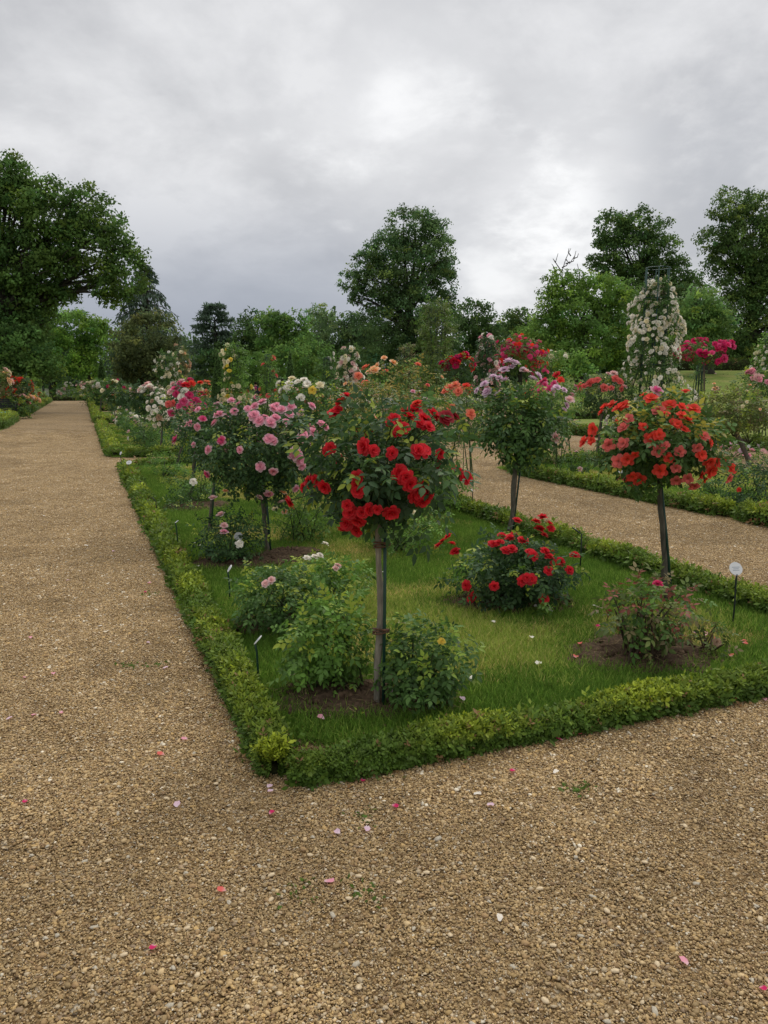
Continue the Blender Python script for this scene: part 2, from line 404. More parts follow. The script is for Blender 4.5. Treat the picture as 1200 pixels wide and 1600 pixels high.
soil(380, 885, .62, .42, 'earth under the pale pink rose bush by the left hedge')
soil(310, 795, .6, .6, 'worn earth round the small bushes near the left hedge')
soil(455, 870, .35, .3, 'bare earth at the foot of the pink standard rose')

# ------------------------------------------------------------------ gravel stones (near) as instanced patches
def gravel_stones():
    rng = np.random.default_rng(11); src = []
    pal = np.array([(.47, .325, .155), (.56, .41, .215), (.37, .24, .11), (.43, .30, .14), (.63, .50, .32), (.27, .17, .085), (.51, .345, .145), (.74, .66, .51), (.40, .285, .17)])
    pw = np.array([.2, .18, .15, .17, .08, .08, .08, .025, .035]); pw /= pw.sum()
    for k in range(9):
        tone = (1, 1, 1, .93, .96, .90, 1.06, 1.1, 1.04)[k]; n = 1450; r = .17 * np.sqrt(rng.uniform(0, 1, n)); a = rng.uniform(0, 6.28, n)
        sz = (.0028 if k not in (3, 5) else .0024) * np.exp(rng.normal(0, .42, n)); sz = np.clip(sz, .0014, .0095)
        P = np.stack([r * np.cos(a), r * np.sin(a), .004 + sz * .35 + rng.uniform(-.001, .004, n)], -1)
        T, F = ICO; nn = rng.normal(size=(n, 3)) * (.35, .35, 0) + (0, 0, 1); R = frames(nn, rng.normal(size=(n, 3)) * (1, 1, .2))
        S = sz[:, None] * np.stack([rng.uniform(.75, 1.1, n), rng.uniform(1., 1.6, n), rng.uniform(.32, .6, n)], -1)
        mb = MB()
        N = n; V = T[None] * (1 + rng.normal(0, .16, (N, 12, 1))); 
        c = pal[rng.choice(len(pal), n, p=pw)] * rng.uniform(.7, 1.22, (n, 1)) * tone
        W = np.einsum('nij,nkj->nki', R, V * S[:, None]) + P[:, None]
        mb.add(W.reshape(-1, 3), (F[None] + (np.arange(N) * 12)[:, None, None]).reshape(-1, 3), np.repeat(c, 12, 0))
        src.append(bpy.data.objects.new('gravel_patch', mb.mesh('gravel_patch', M_STONE)))
    pts = []
    step = .17
    for y in np.arange(.6, 28, step):
        hw = min(.62 * y + .8, .55 * y + 1.5)
        for x in np.arange(-hw, hw, step):
            p = np.array([x, y]); u, v = p @ DU, p @ DV
            if A[0] + .1 < u < A[1] - .1 and A[2] + .1 < v < A[3] - .1: continue
            if u < A2[1] - .3 and v > A2[2] + .2: continue
            if v < -2.75: continue
            if y > 20 and rng.uniform() < (y - 20) / 8: continue
            if Bd[0] + .1 < u and .7 < v < 4.4: continue
            if v > 13: continue
            pts.append((x + rng.uniform(-.06, .06), y + rng.uniform(-.06, .06), rng.uniform(-.001, .003)))
    pts = np.array(pts); n = len(pts)
    K = rng.normal(size=(10, 2)) * np.linspace(.8, 4, 10)[:, None]; ph = rng.uniform(0, 6.28, 10)
    lo = np.cos(pts[:, :2] @ K.T + ph).sum(1) / 2.6 + rng.normal(0, .35, n); ix = rng.integers(0, 3, n)
    ix = np.where(lo < -.6, rng.integers(3, 6, n), np.where(lo > .7, rng.integers(6, 9, n), ix))
    o = scatter('gravel_stones', pts, src, ix, rng.uniform(.9, 1.15, n), None, rng)
    tag(o, 'loose tan and brown gravel stones covering the paths', None)
gravel_stones()

# ------------------------------------------------------------------ grass blades on the beds
def blade_patch(rng, n, rad, hmin, hmax, cols, name):
    mb = MB(); r = rad * np.sqrt(rng.uniform(0, 1, n)); a = rng.uniform(0, 6.28, n)
    P = np.stack([r * np.cos(a), r * np.sin(a), np.zeros(n)], -1)
    T = np.array([[-.5, 0, 0], [.5, 0, 0], [-.38, .55, .06], [.38, .55, .06], [0, 1, .28]]); F = [np.array([[0, 1, 3, 2]]), np.array([[2, 3, 4]])]
    d = rng.normal(size=(n, 3)) * (.55, .55, 0) + (0, 0, 1); nn = rng.normal(size=(n, 3)) * (1, 1, .1)
    h = rng.uniform(hmin, hmax, n); S = np.stack([np.full(n, .0042), h, h * .9], -1)
    c = np.asarray(cols)[rng.integers(0, len(cols), n)] * rng.uniform(.7, 1.3, (n, 1))
    stamp(mb, T, F, P, frames(nn, d), S, c)
    return bpy.data.objects.new(name, mb.mesh(name, M_GRASS))
def grass():
    rng = np.random.default_rng(5)
    gr = [(.075, .14, .018), (.115, .18, .028), (.06, .11, .016), (.15, .20, .04)]; gd = [(.06, .115, .016), (.075, .13, .02), (.05, .095, .014)]; gy = [(.15, .20, .035), (.19, .22, .05), (.12, .17, .028), (.26, .24, .08)]; dry = [(.33, .28, .095), (.22, .21, .055), (.36, .27, .12), (.13, .15, .035)]
    src = [blade_patch(rng, 420, .15, .018, .060, c_, 'turf') for c_ in (gd, gr, gy)] + [blade_patch(rng, 300, .15, .02, .045, dry + gr[:1], 'turf') for _ in range(2)]
    pts, ix, sc = [], [], []
    K = rng.normal(size=(8, 2)) * 1.7; ph = rng.uniform(0, 6.28, 8)
    for (u0, u1, v0, v1), step in ((A, .11), ((-2, 13.0, 7.3, 11.4), .16), (Bd, .2)):
        for u in np.arange(u0 + .12, u1 - .1, step):
            for v in np.arange(v0 + .12, v1 - .1, step):
                p = UV(u, v) + rng.uniform(-.05, .05, 2)
                if p[1] < .5 or abs(p[0]) > .75 * p[1] + 1: continue
                k = min(((p[0] - s[0]) / s[2]) ** 2 + ((p[1] - s[1]) / s[3]) ** 2 for s in SOILS)
                if k < .5 or (k < 1.35 and rng.uniform() < 1.35 - k * .85): continue
                if u0 == A[0] and (u - 2.92) + .7 * (v - .66) < .42: continue
                e = min(u - u0, u1 - u, v - v0, v1 - v)
                d = np.cos(K @ p + ph).sum() / 3 + (1.0 if e < .45 else 0) + (.9 if k < 2 else 0)
                pts.append((p[0], p[1], LAWNZ - .003)); ix.append(rng.integers(3, 5) if d > .3 + rng.normal(0, .4) else int(np.clip(round(1.0 + .9 * np.cos(K[::-1] @ p * 1.7 + ph).sum() / 2.2 + rng.normal(0, .45)), 0, 2))); sc.append(rng.uniform(.6, 1.35))
    o = scatter('bed_grass', pts, src, ix, sc, None, rng); tag(o, 'short green and yellowing grass growing in the rose beds', 'grass')
grass()

# ------------------------------------------------------------------ box hedges
def sprig():
    T = []; F = []; rng = random.Random(3)
    for i in range(6):
        a = i * 2.4; z = .15 + .85 * i / 6; el = .5 + .25 * i / 6
        d = np.array([math.cos(a) * math.cos(el), math.sin(a) * math.cos(el), math.sin(el)]); s = np.array([-math.sin(a), math.cos(a), 0])
        b = np.array([0, 0, z * .8]); k = len(T)
        T += [b, b + d * .24 + s * .12, b + d * .46, b + d * .24 - s * .12]; F.append([k, k + 1, k + 2, k + 3])
    return np.array(T), np.array(F)
SPR = sprig()
def hedge(label, poly, w=.22, h=.2, z=LAWNZ - .03, dens=2300, seed=1, tone=1., group=None, name='box_hedge', maxn=60000, yellow=.75, size=.038, closed=False):
    rng = np.random.default_rng(seed)
    P = np.array([np.asarray(p, float) for p in poly])
    if closed: P = np.concatenate([P, P[:1]])
    base = P[0].copy(); P = P - base
    t = thing(name, label, 'hedge', (base[0], base[1], z), group)
    seg = np.diff(P, axis=0); ln = np.linalg.norm(seg, axis=1); cum = np.concatenate([[0], np.cumsum(ln)]); Lg = cum[-1]
    kf = rng.uniform(2, 9, 7); kp = rng.uniform(0, 6.28, 7)
    def hs(s): return h * (1 + .055 * np.cos(np.outer(s, kf) + kp).sum(1))
    def ws(s): return w * (1 + .03 * np.sin(np.outer(s, kf * 1.3) + kp * 2).sum(1))
    def point(s):
        i = np.clip(np.searchsorted(cum, s, 'right') - 1, 0, len(seg) - 1)
        d = seg[i] / ln[i][:, None]; return P[i] + d * (s - cum[i])[:, None], d
    # twiggy core
    mb = MB(); n = max(3, int(Lg / .25)); ins = min(.09, Lg * .3); s = np.linspace(ins, Lg - ins, n); p, d = point(s); nn = np.stack([d[:, 1], -d[:, 0]], -1); endt = np.clip(np.minimum(s - ins, Lg - ins - s) / .06, .45, 1); hh = hs(s) * .74 * endt; ww = ws(s) * .32 * endt
    V = np.stack([np.concatenate([p + nn * (k * ww)[:, None], (hh * zz)[:, None]], 1) for k, zz in ((-.8, -.02), (-1, .5), (-.6, 1), (.6, 1), (1, .5), (.8, -.02))], 1)
    i = np.arange(n - 1)[:, None] * 6; j = np.arange(5)[None]
    F = np.stack([i + j, i + j + 1, i + j + 7, i + j + 6], -1).reshape(-1, 4)
    mb.add(V.reshape(-1, 3), [F, np.array([[0, 1, 2, 3, 4, 5], [(n - 1) * 6 + q for q in (5, 4, 3, 2, 1, 0)]])], (.030, .034, .014)); mb.build('twigs', M_TWIG, t)
    # leaves
    D = np.hypot(*(P + base).T); ss = np.linspace(0, Lg, 400); pp, _ = point(ss); dd = np.maximum(3.0, np.hypot(*(pp + base).T))
    rate = dens * 1.25 * np.minimum(1, (4.0 / dd) ** 1.35); tot = int(min(maxn, rate.mean() * Lg)); cdf = np.cumsum(rate); cdf /= cdf[-1]
    s = np.interp(rng.uniform(0, 1, tot), cdf, ss); p, d = point(s); nn = np.stack([d[:, 1], -d[:, 0]], -1); D = np.maximum(3., np.hypot(*(p + base).T))
    q = rng.uniform(0, 1, tot); per = 2 * h + w; side = q * per
    hh = hs(s); ww = ws(s) / 2
    off = np.where(side < h, -1, np.where(side > h + w, 1, (side - h) / w * 2 - 1)); zz = np.where(side < h, side / h, np.where(side > h + w, (side - h - w) / h, 1.))
    dep = rng.uniform(.72, 1.0, tot) ** 1
    bulge = np.where(zz < .999, 1 - .15 * (zz - .55) ** 2 * 4 * .6, 1)
    lat = off * ww * np.where(zz < .999, dep, 1) * bulge; zt = hh * np.where(zz < .999, zz * .94, dep) * .95
    lat *= 1 - .12 * (zz > .9)
    sz = size * (D / 4) ** .62 * np.exp(rng.normal(0, .3, tot)); sz = np.minimum(sz, .16)
    pos = np.concatenate([p + nn * lat[:, None], (zt - sz * .25)[:, None]], 1); pos[:, 2] = np.maximum(pos[:, 2], .002)
    # fill and round the ends
    ke = np.minimum(s, Lg - s) / (w * .5); ef = np.sqrt(np.clip(1 - (1 - np.clip(ke, 0, 1)) ** 2, .08, 1)); 
    en = np.where(ke < 1, rng.uniform(.3, 1, tot), 1.); pos[:, :2] = p + nn * (lat * ef * en)[:, None]; pos[:, 2] = np.maximum(.002, pos[:, 2] * np.where(ke < 1, (.55 + .45 * ef) * np.where(zz > .99, 1, 1), 1))
    upv = np.concatenate([nn * (np.where(zz < .999, off * .9, off * .25))[:, None], np.ones((tot, 1)) * np.where(zz < .999, .55, 1.)[:, None]], 1) + rng.normal(0, .3, (tot, 3))
    x = rng.normal(size=(tot, 3)); zax = unit(upv); xax = unit(np.cross(x, zax)); R = np.stack([xax, np.cross(zax, xax), zax], -1)
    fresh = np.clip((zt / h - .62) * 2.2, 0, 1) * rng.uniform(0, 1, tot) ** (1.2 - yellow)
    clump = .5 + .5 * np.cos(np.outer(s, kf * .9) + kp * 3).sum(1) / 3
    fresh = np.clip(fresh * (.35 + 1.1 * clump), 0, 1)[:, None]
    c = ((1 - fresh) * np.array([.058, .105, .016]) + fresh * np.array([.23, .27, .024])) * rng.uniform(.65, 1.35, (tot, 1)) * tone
    br = rng.uniform(0, 1, tot) < .02 + .10 * (np.cos(np.outer(s, kf[:3] * .7) + kp[:3]).sum(1) > 1.6); c[br] = np.array([.18, .11, .05])
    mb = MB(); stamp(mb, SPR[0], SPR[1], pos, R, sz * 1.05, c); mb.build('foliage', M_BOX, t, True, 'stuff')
    return t
hedge('low box hedge along the left side of the near rose bed beside the main path', [UV(3.02, .67), UV(3.2, .68), UV(15.7, .70)], .135, .125, seed=2, dens=2600)
hedge('low clipped box hedge along the front of the near rose bed', [UV(2.86, .84), UV(2.88, 1.08), UV(2.89, 2.4), UV(2.93, 4.45)], .145, .115, seed=3, dens=3000)
hedge('low box hedge between the near bed and the right gravel path', [UV(3.0, 4.42), UV(15.7, 4.42)], .20, .165, seed=4, dens=2400)
hedge('low box hedge at the back of the near rose bed', [UV(15.65, .9), UV(15.65, 4.3)], .2, .16, seed=5)
hedge('single yellow-tipped box plant at the rounded corner of the near bed', [UV(2.93, .65), UV(3.03, .66)], .15, .135, seed=6, dens=4500, yellow=.9)
hedge('small yellowish box plant in the gap beside the corner plant', [UV(2.885, .70), UV(2.86, .86)], .14, .115, seed=7, dens=4500, yellow=.9)
# second bed
hedge('box hedge along the path side of the second bed', [UV(18.1, .60), UV(32.5, .60)], .24, .2, seed=8)
hedge('box hedge across the front of the second bed', [UV(18.0, .8), UV(18.0, 4.5)], .24, .18, seed=9)
for k, (u0, u1) in enumerate(((34.4, 48), (50, 64), (66, 80.4))):
    hedge('low box hedge of a far bed on the right side of the main path', [UV(u0, 2.5), UV(u0, .6), UV(u1, .6)], .34, .26, seed=20 + k, group='far hedges right of the main path', size=.05)
# right of the right path
arc = [UV(3.6, 7.3), UV(4.6, 7.3), UV(6.1, 7.3)]
hedge('dense box hedge clump at the near right edge of the right path', arc + [UV(6.95, 7.3)], .27, .22, seed=30)
hedge('box hedge curving round the end of the bed across the right path', [UV(7.1, 7.3), UV(12.0, 7.3), UV(12.7, 7.6), UV(13.05, 8.3), UV(13.1, 11.2)], .24, .19, seed=31)
hedge('box hedge of the middle bed seen between the two standard roses', [UV(32, 7.35), UV(20.4, 7.35), UV(19.8, 7.9), UV(19.75, 11.4)], .25, .2, seed=32)
lawnhedge = [G(845, 676), G(905, 680), G(980, 687), G(1060, 694), G(1130, 700), G(1260, 712)]
hedge('box hedge edging the big right hand lawn', lawnhedge, .38, .3, seed=33, size=.05, tone=.8)
sheet('lawn', [G(845, 675), G(905, 679), G(980, 686), G(1060, 693), G(1130, 699), G(1300, 714), np.array([60, 30.]), np.array([60, 37.]), np.array([18, 37.]), np.array([9.5, 37.])], .010, M_LAWN, 'mown lawn beyond the right hand rose beds')
hedge('low clipped hedge strip on the far side of the big lawn', [np.array([7., 36.0]), np.array([14., 37.]), np.array([24., 38.])], .6, .45, seed=34, size=.07, tone=.8, z=.0)
# left of the main path
hedge('box hedge at the left path edge in front of the blue hose', [UV(20.5, -2.95), UV(24.6, -2.95), UV(25.2, -3.3), UV(25.3, -7)], .5, .38, seed=35, size=.05)
hedge('box hedge at the left path edge behind the blue hose', [UV(30.4, -7), UV(30.4, -3.5), UV(30.9, -2.98), UV(37.6, -2.98), UV(38.1, -3.4), UV(38.2, -7)], .5, .4, seed=36, size=.05)
hedge('long box hedge along the left path edge past the bench', [UV(42.3, -7), UV(42.3, -3.3), UV(42.8, -2.95), UV(79, -2.95)], .45, .34, seed=37, size=.05)
hedge('low hedge closing the far end of the main path', [UV(82, -9), UV(82, 5)], .6, .5, seed=38, size=.07, tone=.8)
wpos = [at(1058, 580, 66), at(1180, 580, 66), at(1320, 580, 66)]
hedge('tall dark clipped hedge on top of the grassy rise', [p[:2] for p in wpos], 1.4, 1.1, z=2.7, seed=39, size=.12, tone=.55, yellow=0, dens=6000)

# ------------------------------------------------------------------ flowers
def petalgrid(w, l, tilt, curl, cup, ang, r0=0.0, z0=0.0, jit=0, rng=None):
    wf = (.38, 1., .72); th = [tilt, tilt - curl * .4, tilt - curl]; r = r0; z = z0; V = []
    for i in range(3):
        for u in (-1, 0, 1):
            rr = r + (.10 * l if (i == 2 and u == 0) else 0)
            V.append((w * wf[i] * u, rr, z + cup * w * abs(u)))
        if i < 2:
            r += l / 2 * math.cos(th[i]); z += l / 2 * math.sin(th[i])
    V = np.array(V)
    if rng is not None: V += rng.normal(0, jit, V.shape)
    c, s = math.cos(ang), math.sin(ang); R = np.array([[c, -s, 0], [s, c, 0], [0, 0, 1]])
    F = np.array([[0, 1, 4, 3], [1, 2, 5, 4], [3, 4, 7, 6], [4, 5, 8, 7]])
    return V @ R.T, F
FLC = {'red': (.68, .011, .026), 'pink': (.80, .36, .46), 'palepink': (.80, .52, .50), 'coral': (.78, .062, .035), 'softcoral': (.75, .16, .14), 'salmon': (.82, .25, .15), 'lilac': (.74, .54, .66),
       'magenta': (.60, .028, .14), 'hotpink': (.72, .09, .25), 'white': (.84, .80, .72), 'cream': (.82, .74, .52), 'peach': (.86, .52, .28), 'yellow': (.80, .62, .10), 'darkred': (.34, .008, .022), 'dried': (.45, .30, .2)}
FM = {}
def flower_mesh(kind, colour, var):
    key = (kind, colour, var)
    if key in FM: return FM[key]
    rng = np.random.default_rng(abs(hash((kind, var))) % 1000 + var) if False else np.random.default_rng(len(kind) * 31 + var * 7 + 3)
    base = np.array(FLC[colour]); mb = MB()
    d2 = math.radians
    if kind == 'double':
        rings = [(5, 8, 1.0, .50, 18, 55, .12), (5, 30, .85, .46, 38, 40, .18), (5, 52, .66, .38, 30, 25, .22), (4, 70, .45, .30, 20, 10, .2)]
    elif kind == 'ruffle':
        rings = [(6, 2, 1.0, .50, 30, 40, .12), (6, 22, .85, .45, 30, 40, .12), (6, 42, .68, .36, 30, 35, .15), (5, 60, .48, .26, 10, 15, .15)]
    else:
        rings = [(5, 10, 1.0, .50, 34, 10, .16), (4, 38, .72, .40, 26, 10, .16)]
    for k, (n, tilt, l, w, cu, _, cup) in enumerate(rings):
        for i in range(n):
            V, F = petalgrid(w, l, d2(tilt + rng.uniform(-10, 10)), d2(cu * rng.uniform(.4, 1.3)), cup, i / n * 6.283 + k * .6 + rng.uniform(-.15, .15), .02, .03 * k, .03, rng)
            c = base * rng.uniform(.75, 1.15)
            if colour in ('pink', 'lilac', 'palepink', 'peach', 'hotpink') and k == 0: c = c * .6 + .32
            cc = np.tile(c, (9, 1)); cc[:3] *= .5; cc[3:6] *= .92; cc[6:] = cc[6:] * .88 + .035  # petal gradient, with shading painted in: bases deepened, rims lightened
            if colour == 'peach': cc[:3] = (.85, .5, .08)
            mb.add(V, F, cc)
    if kind == 'single':
        n = 14; a = rng.uniform(0, 6.28, n); r = rng.uniform(.02, .16, n)
        P = np.stack([r * np.cos(a), r * np.sin(a), np.full(n, .02)], -1); stamp(mb, np.array([[-.03, 0, 0], [.03, 0, 0], [0, 0, .2]]), np.array([[0, 1, 2]]), P, np.tile(np.eye(3), (n, 1, 1)), np.ones(n), np.tile([.6, .35, .06], (n, 1)))
    # sepals and a bit of stalk
    for i in range(4):
        a = i * 1.57; mb.add([(0, 0, -.05), (.14 * math.cos(a - .5), .14 * math.sin(a - .5), .0), (.38 * math.cos(a), .38 * math.sin(a), -.06), (.14 * math.cos(a + .5), .14 * math.sin(a + .5), .0)], np.array([[0, 1, 2, 3]]), (.06, .11, .025))
    tube(mb, [(0, 0, 0), (.03, .02, -.6), (.06, .05, -1.2)], .035, 3, (.06, .10, .03), False)
    FM[key] = mb.mesh('flower_' + kind, M_PETAL); return FM[key]
def add_flower(parent, pos, nrm, size, colour, kind, rng):
    me = flower_mesh(kind, colour, int(rng.integers(0, 3)))
    o = obj('flower', me, parent)
    n = unit(np.asarray(nrm, float)); x = unit(np.cross(n, rng.normal(size=3))); y = np.cross(n, x)
    M = np.eye(4); M[:3, 0] = x * size / 2; M[:3, 1] = y * size / 2; M[:3, 2] = n * size / 2 * rng.uniform(.85, 1.15); M[:3, 3] = pos
    o.matrix_local = Matrix(M.tolist()); return o
def lowflower():
    T = []; F = []
    for ring, (n, el, l, w) in enumerate(((5, .25, 1, .6), (4, .85, .8, .5))):
        for i in range(n):
            a = i / n * 6.283 + ring * .6; k = len(T); ca, sa = math.cos(a), math.sin(a); r = l * math.cos(el); z = l * math.sin(el)
            T += [(0, 0, 0), (r * .7 * ca - w * sa * .8, r * .7 * sa + w * ca * .8, z * .8), (r * ca, r * sa, z), (r * .7 * ca + w * sa * .8, r * .7 * sa - w * ca * .8, z * .8)]; F.append([k, k + 1, k + 2, k + 3])
    return np.array(T), np.array(F)
LOWF = lowflower()

# ------------------------------------------------------------------ rose foliage
def leaflet_hi():
    T = np.array([[0, 0, 0], [-.17, .16, .04], [-.27, .42, .07], [-.17, .75, .03], [0, 1., -.10], [.17, .75, .03], [.27, .42, .07], [.17, .16, .04], [0, .42, -.03], [0, .75, -.06]])
    F = [np.array([[0, 8, 2, 1], [8, 9, 3, 2], [0, 7, 6, 8], [8, 6, 5, 9]]), np.array([[9, 4, 3], [9, 5, 4]])]
    return T, F
def leaflet_lo():
    return np.array([[0, 0, 0], [-.26, .45, .05], [0, 1., -.08], [.26, .45, .05], [0, .5, -.04]]), [np.array([[0, 4, 2, 1], [0, 3, 2, 4]])]
def compound(hi, five=True):
    T0, F0 = leaflet_hi() if hi else (np.array([[0, 0, 0], [-.30, .5, .06], [0, 1., -.08], [.30, .5, .06]]), [np.array([[0, 3, 2, 1]])]) if hi is None else leaflet_lo(); T = []; FF = {}
    spots = [((0, .74, 0), 0, .40), ((.015, .60, 0), -66, .36), ((-.015, .60, 0), 66, .36)] + ([((.015, .22, 0.01), -72, .32), ((-.015, .22, 0.01), 72, .32)] if five else [((.015, .2, 0.01), -72, .34), ((-.015, .2, 0.01), 72, .34)])
    for b, a, s in spots:
        c, sn = math.cos(math.radians(a)), math.sin(math.radians(a)); R = np.array([[c, -sn, 0], [sn, c, 0], [0, 0, 1]])
        V = (T0 * s * np.array([1.12, 1, 1.2])) @ R.T; tl = random.Random(int(a * 7 + s * 100)); V[:, 2] += (np.abs(V[:, 0])) * tl.uniform(-.55, .25); V = V + b
        V[:, 2] -= .25 * V[:, 1] ** 2
        for f in F0: FF.setdefault(f.shape[1], []).append(f + len(T))
        T += list(V)
    return np.array(T), [np.concatenate(v) for v in FF.values()]
CHI, CLO, CFAR = compound(True), compound(False, False), compound(None, False)
def leaf_cloud(mb, rng, C, Rd, n, size, cols, tmpl, shell=.5, lf=None, fresh=.1, freshcol=(.16, .20, .03), squash=None):
    d = unit(rng.normal(size=(n, 3))); lf = lf or lump(rng)
    q = shell + (1 - shell) * rng.uniform(0, 1, n) ** .6
    pos = np.asarray(C) + d * np.asarray(Rd) * (q * lf(d))[:, None]
    out = unit(d / np.asarray(Rd))
    t = out * .75 + rng.normal(0, .55, (n, 3)) + np.array([0, 0, -.15]); nn = out * .55 + np.array([0, 0, .8]) + rng.normal(0, .4, (n, 3))
    cols = np.asarray(cols, float); cl = cols[rng.integers(0, len(cols), n)] * rng.uniform(.65, 1.35, (n, 1))
    k = np.cos((pos * 9) @ rng.normal(size=(3, 4)) + rng.uniform(0, 6, 4)).sum(1) / 2; cl *= (1 + .16 * k)[:, None]
    fr = (rng.uniform(0, 1, n) < fresh * (.4 + 1.2 * (d[:, 2] > 0.2))) & (q > .7); cl[fr] = np.asarray(freshcol) * rng.uniform(.7, 1.3, (fr.sum(), 1))
    stamp(mb, tmpl[0], tmpl[1], pos, frames(nn, t), size * rng.uniform(.7, 1.25, n), cl)
    return lf
DARK = [(.030, .062, .020), (.038, .075, .022), (.026, .055, .022)]
MID = [(.045, .090, .022), (.055, .105, .025), (.038, .075, .020)]
LIGHT = [(.075, .140, .026), (.090, .165, .030), (.06, .115, .024)]
OLIVE = [(.075, .105, .028), (.095, .12, .035), (.06, .085, .025), (.12, .10, .045)]

def hit(C, Rd, base, px, py, D):
    """point of the crown surface behind a pixel (ray from the camera), and outward normal; local coords"""
    o = np.array([0, 0, HCAM]) - base - C; d = pixdir(px, py); d = d / np.linalg.norm(d)
    a = (d * d / Rd ** 2).sum(); b = 2 * (o * d / Rd ** 2).sum(); c = (o * o / Rd ** 2).sum() - 1
    q = b * b - 4 * a * c
    if q > 0: t = (-b - math.sqrt(q)) / (2 * a)
    else: t = -b / (2 * a)
    p = o + d * t; return p + C, unit(p / Rd ** 2)
FOL = lambda D: (CHI if D < 6.5 else CLO if D < 15 else CFAR)

def canes(mb, rng, root, C, Rd, n, r=.005, col=(.06, .085, .03), spread=.0, lf=None):
    for i in range(n):
        d = unit(rng.normal(size=3) + (0, 0, .35)); e = C + d * Rd * rng.uniform(.6, .98)
        s = root + rng.normal(0, spread, 3) * (1, 1, 0); m = (s + e) / 2 + np.array([(e - s)[0] * .1, (e - s)[1] * .1, .12 * np.linalg.norm(e - s)])
        k = rng.uniform(.6, 1.2)
        tube(mb, bez(s, m, e, 5), np.linspace(r * k * 1.3, r * k * .5, 5), 4, np.array(col) * rng.uniform(.7, 1.4), False)
def blossoms(parent, rng, C, Rd, n, size, colours, lf, up=-.35, name='blossoms', rad=1.0):
    d = unit(rng.normal(size=(n * 3, 3))); d = d[d[:, 2] > up][:n]; n = len(d)
    if n == 0: return
    # gather in loose trusses
    k = max(2, n // 4); cen = d[:k]; d = unit(cen[rng.integers(0, k, n)] + rng.normal(0, .17, (n, 3)))
    pos = C + d * Rd * lf(d)[:, None] * rng.uniform(rad * .93, rad * 1.06, (n, 1)); nn = unit(d + rng.normal(0, .4, (n, 3)) + (0, 0, .2))
    cs = np.array([FLC[c] for c in colours]); c = cs[rng.integers(0, len(cs), n)] * rng.uniform(.72, 1.12, (n, 1))
    x = unit(np.cross(nn, rng.normal(size=(n, 3)))); R = np.stack([x, np.cross(nn, x), nn], -1)
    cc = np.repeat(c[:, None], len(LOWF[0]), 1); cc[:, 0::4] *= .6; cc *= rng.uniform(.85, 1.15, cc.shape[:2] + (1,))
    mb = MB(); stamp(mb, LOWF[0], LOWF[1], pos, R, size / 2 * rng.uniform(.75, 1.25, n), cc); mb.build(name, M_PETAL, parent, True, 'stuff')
def rand_flowers(t, rng, C, Rd, n, size, colours, kind, lf, up=-.2, back=False):
    k = 0
    while k < n:
        d = unit(rng.normal(size=3))
        if d[2] < up or (back and d[1] < .2): continue
        p = C + d * Rd * lf(d[None])[0] * rng.uniform(.93, 1.05); m = 1 if rng.uniform() < .5 else 2
        for _ in range(m):
            add_flower(t, p + rng.normal(0, size * .45, 3), d + rng.normal(0, .3, 3) + (0, 0, .2), size * rng.uniform(.8, 1.15), colours[rng.integers(0, len(colours))], kind, rng); k += 1

def stem_parts(t, rng, h, r, lean, stake=True, ties=(), tall=0, bark=(.13, .115, .09), so=(.035, -.01), tag_at=None, stakecol=(.012, .05, .035)):
    mb = MB(); n = 9; z = np.linspace(-.03, h, n); w = np.cumsum(rng.normal(0, .006, (n, 2)), 0); w -= w[0]
    P = np.stack([lean[0] * z / h + w[:, 0], lean[1] * z / h + w[:, 1], z], -1); rr = r * (1 + .12 * rng.normal(size=n)) * np.linspace(1.15, .9, n)
    tube(mb, P, rr, 8, bark); mb.build('stem', M_BARK, t)
    if stake:
        mb = MB(); hs = h * 1.0 + tall; tube(mb, [(so[0], so[1], -.05), (so[0] + lean[0] * .5, so[1] + lean[1] * .5, hs * .5), (so[0] + lean[0] - .004, so[1] + lean[1], hs)], .008 if r < .02 else .010, 8, stakecol); mb.build('stake', M_PAINT, t)
    for zt in ties:
        mb = MB(); c = np.array([lean[0] * zt / h + so[0] / 2, lean[1] * zt / h + so[1] / 2, zt])
        for k in range(3):
            a = np.linspace(0, 6.283, 15); rx = abs(so[0]) / 2 + r + .006
            tube(mb, np.stack([c[0] + rx * np.cos(a), c[1] + (r + .007) * np.sin(a), c[2] + k * .008 - .006 + .006 * np.cos(a + k)], -1), .004, 5, (.12, .06, .035), False)
        mb.build('tie', M_CANE, t)
    if tag_at:
        mb = MB(); a = np.linspace(0, 6.283, 17)[:-1]; V = np.concatenate([np.stack([.036 * np.cos(a), np.full(16, y), .03 * np.sin(a)], -1) for y in (-.0015, .0015)]); i = np.arange(16); i2 = (i + 1) % 16
        mb.add(V + np.array([tag_at[0], tag_at[1], tag_at[2]]), [np.stack([i, i2, i2 + 16, i + 16], -1), np.array([np.arange(16)[::-1] * 1]), np.array([np.arange(16) + 16])], (.75, .76, .76)); mb.build('name_tag', M_PLATE, t, False)
    return P[-1]

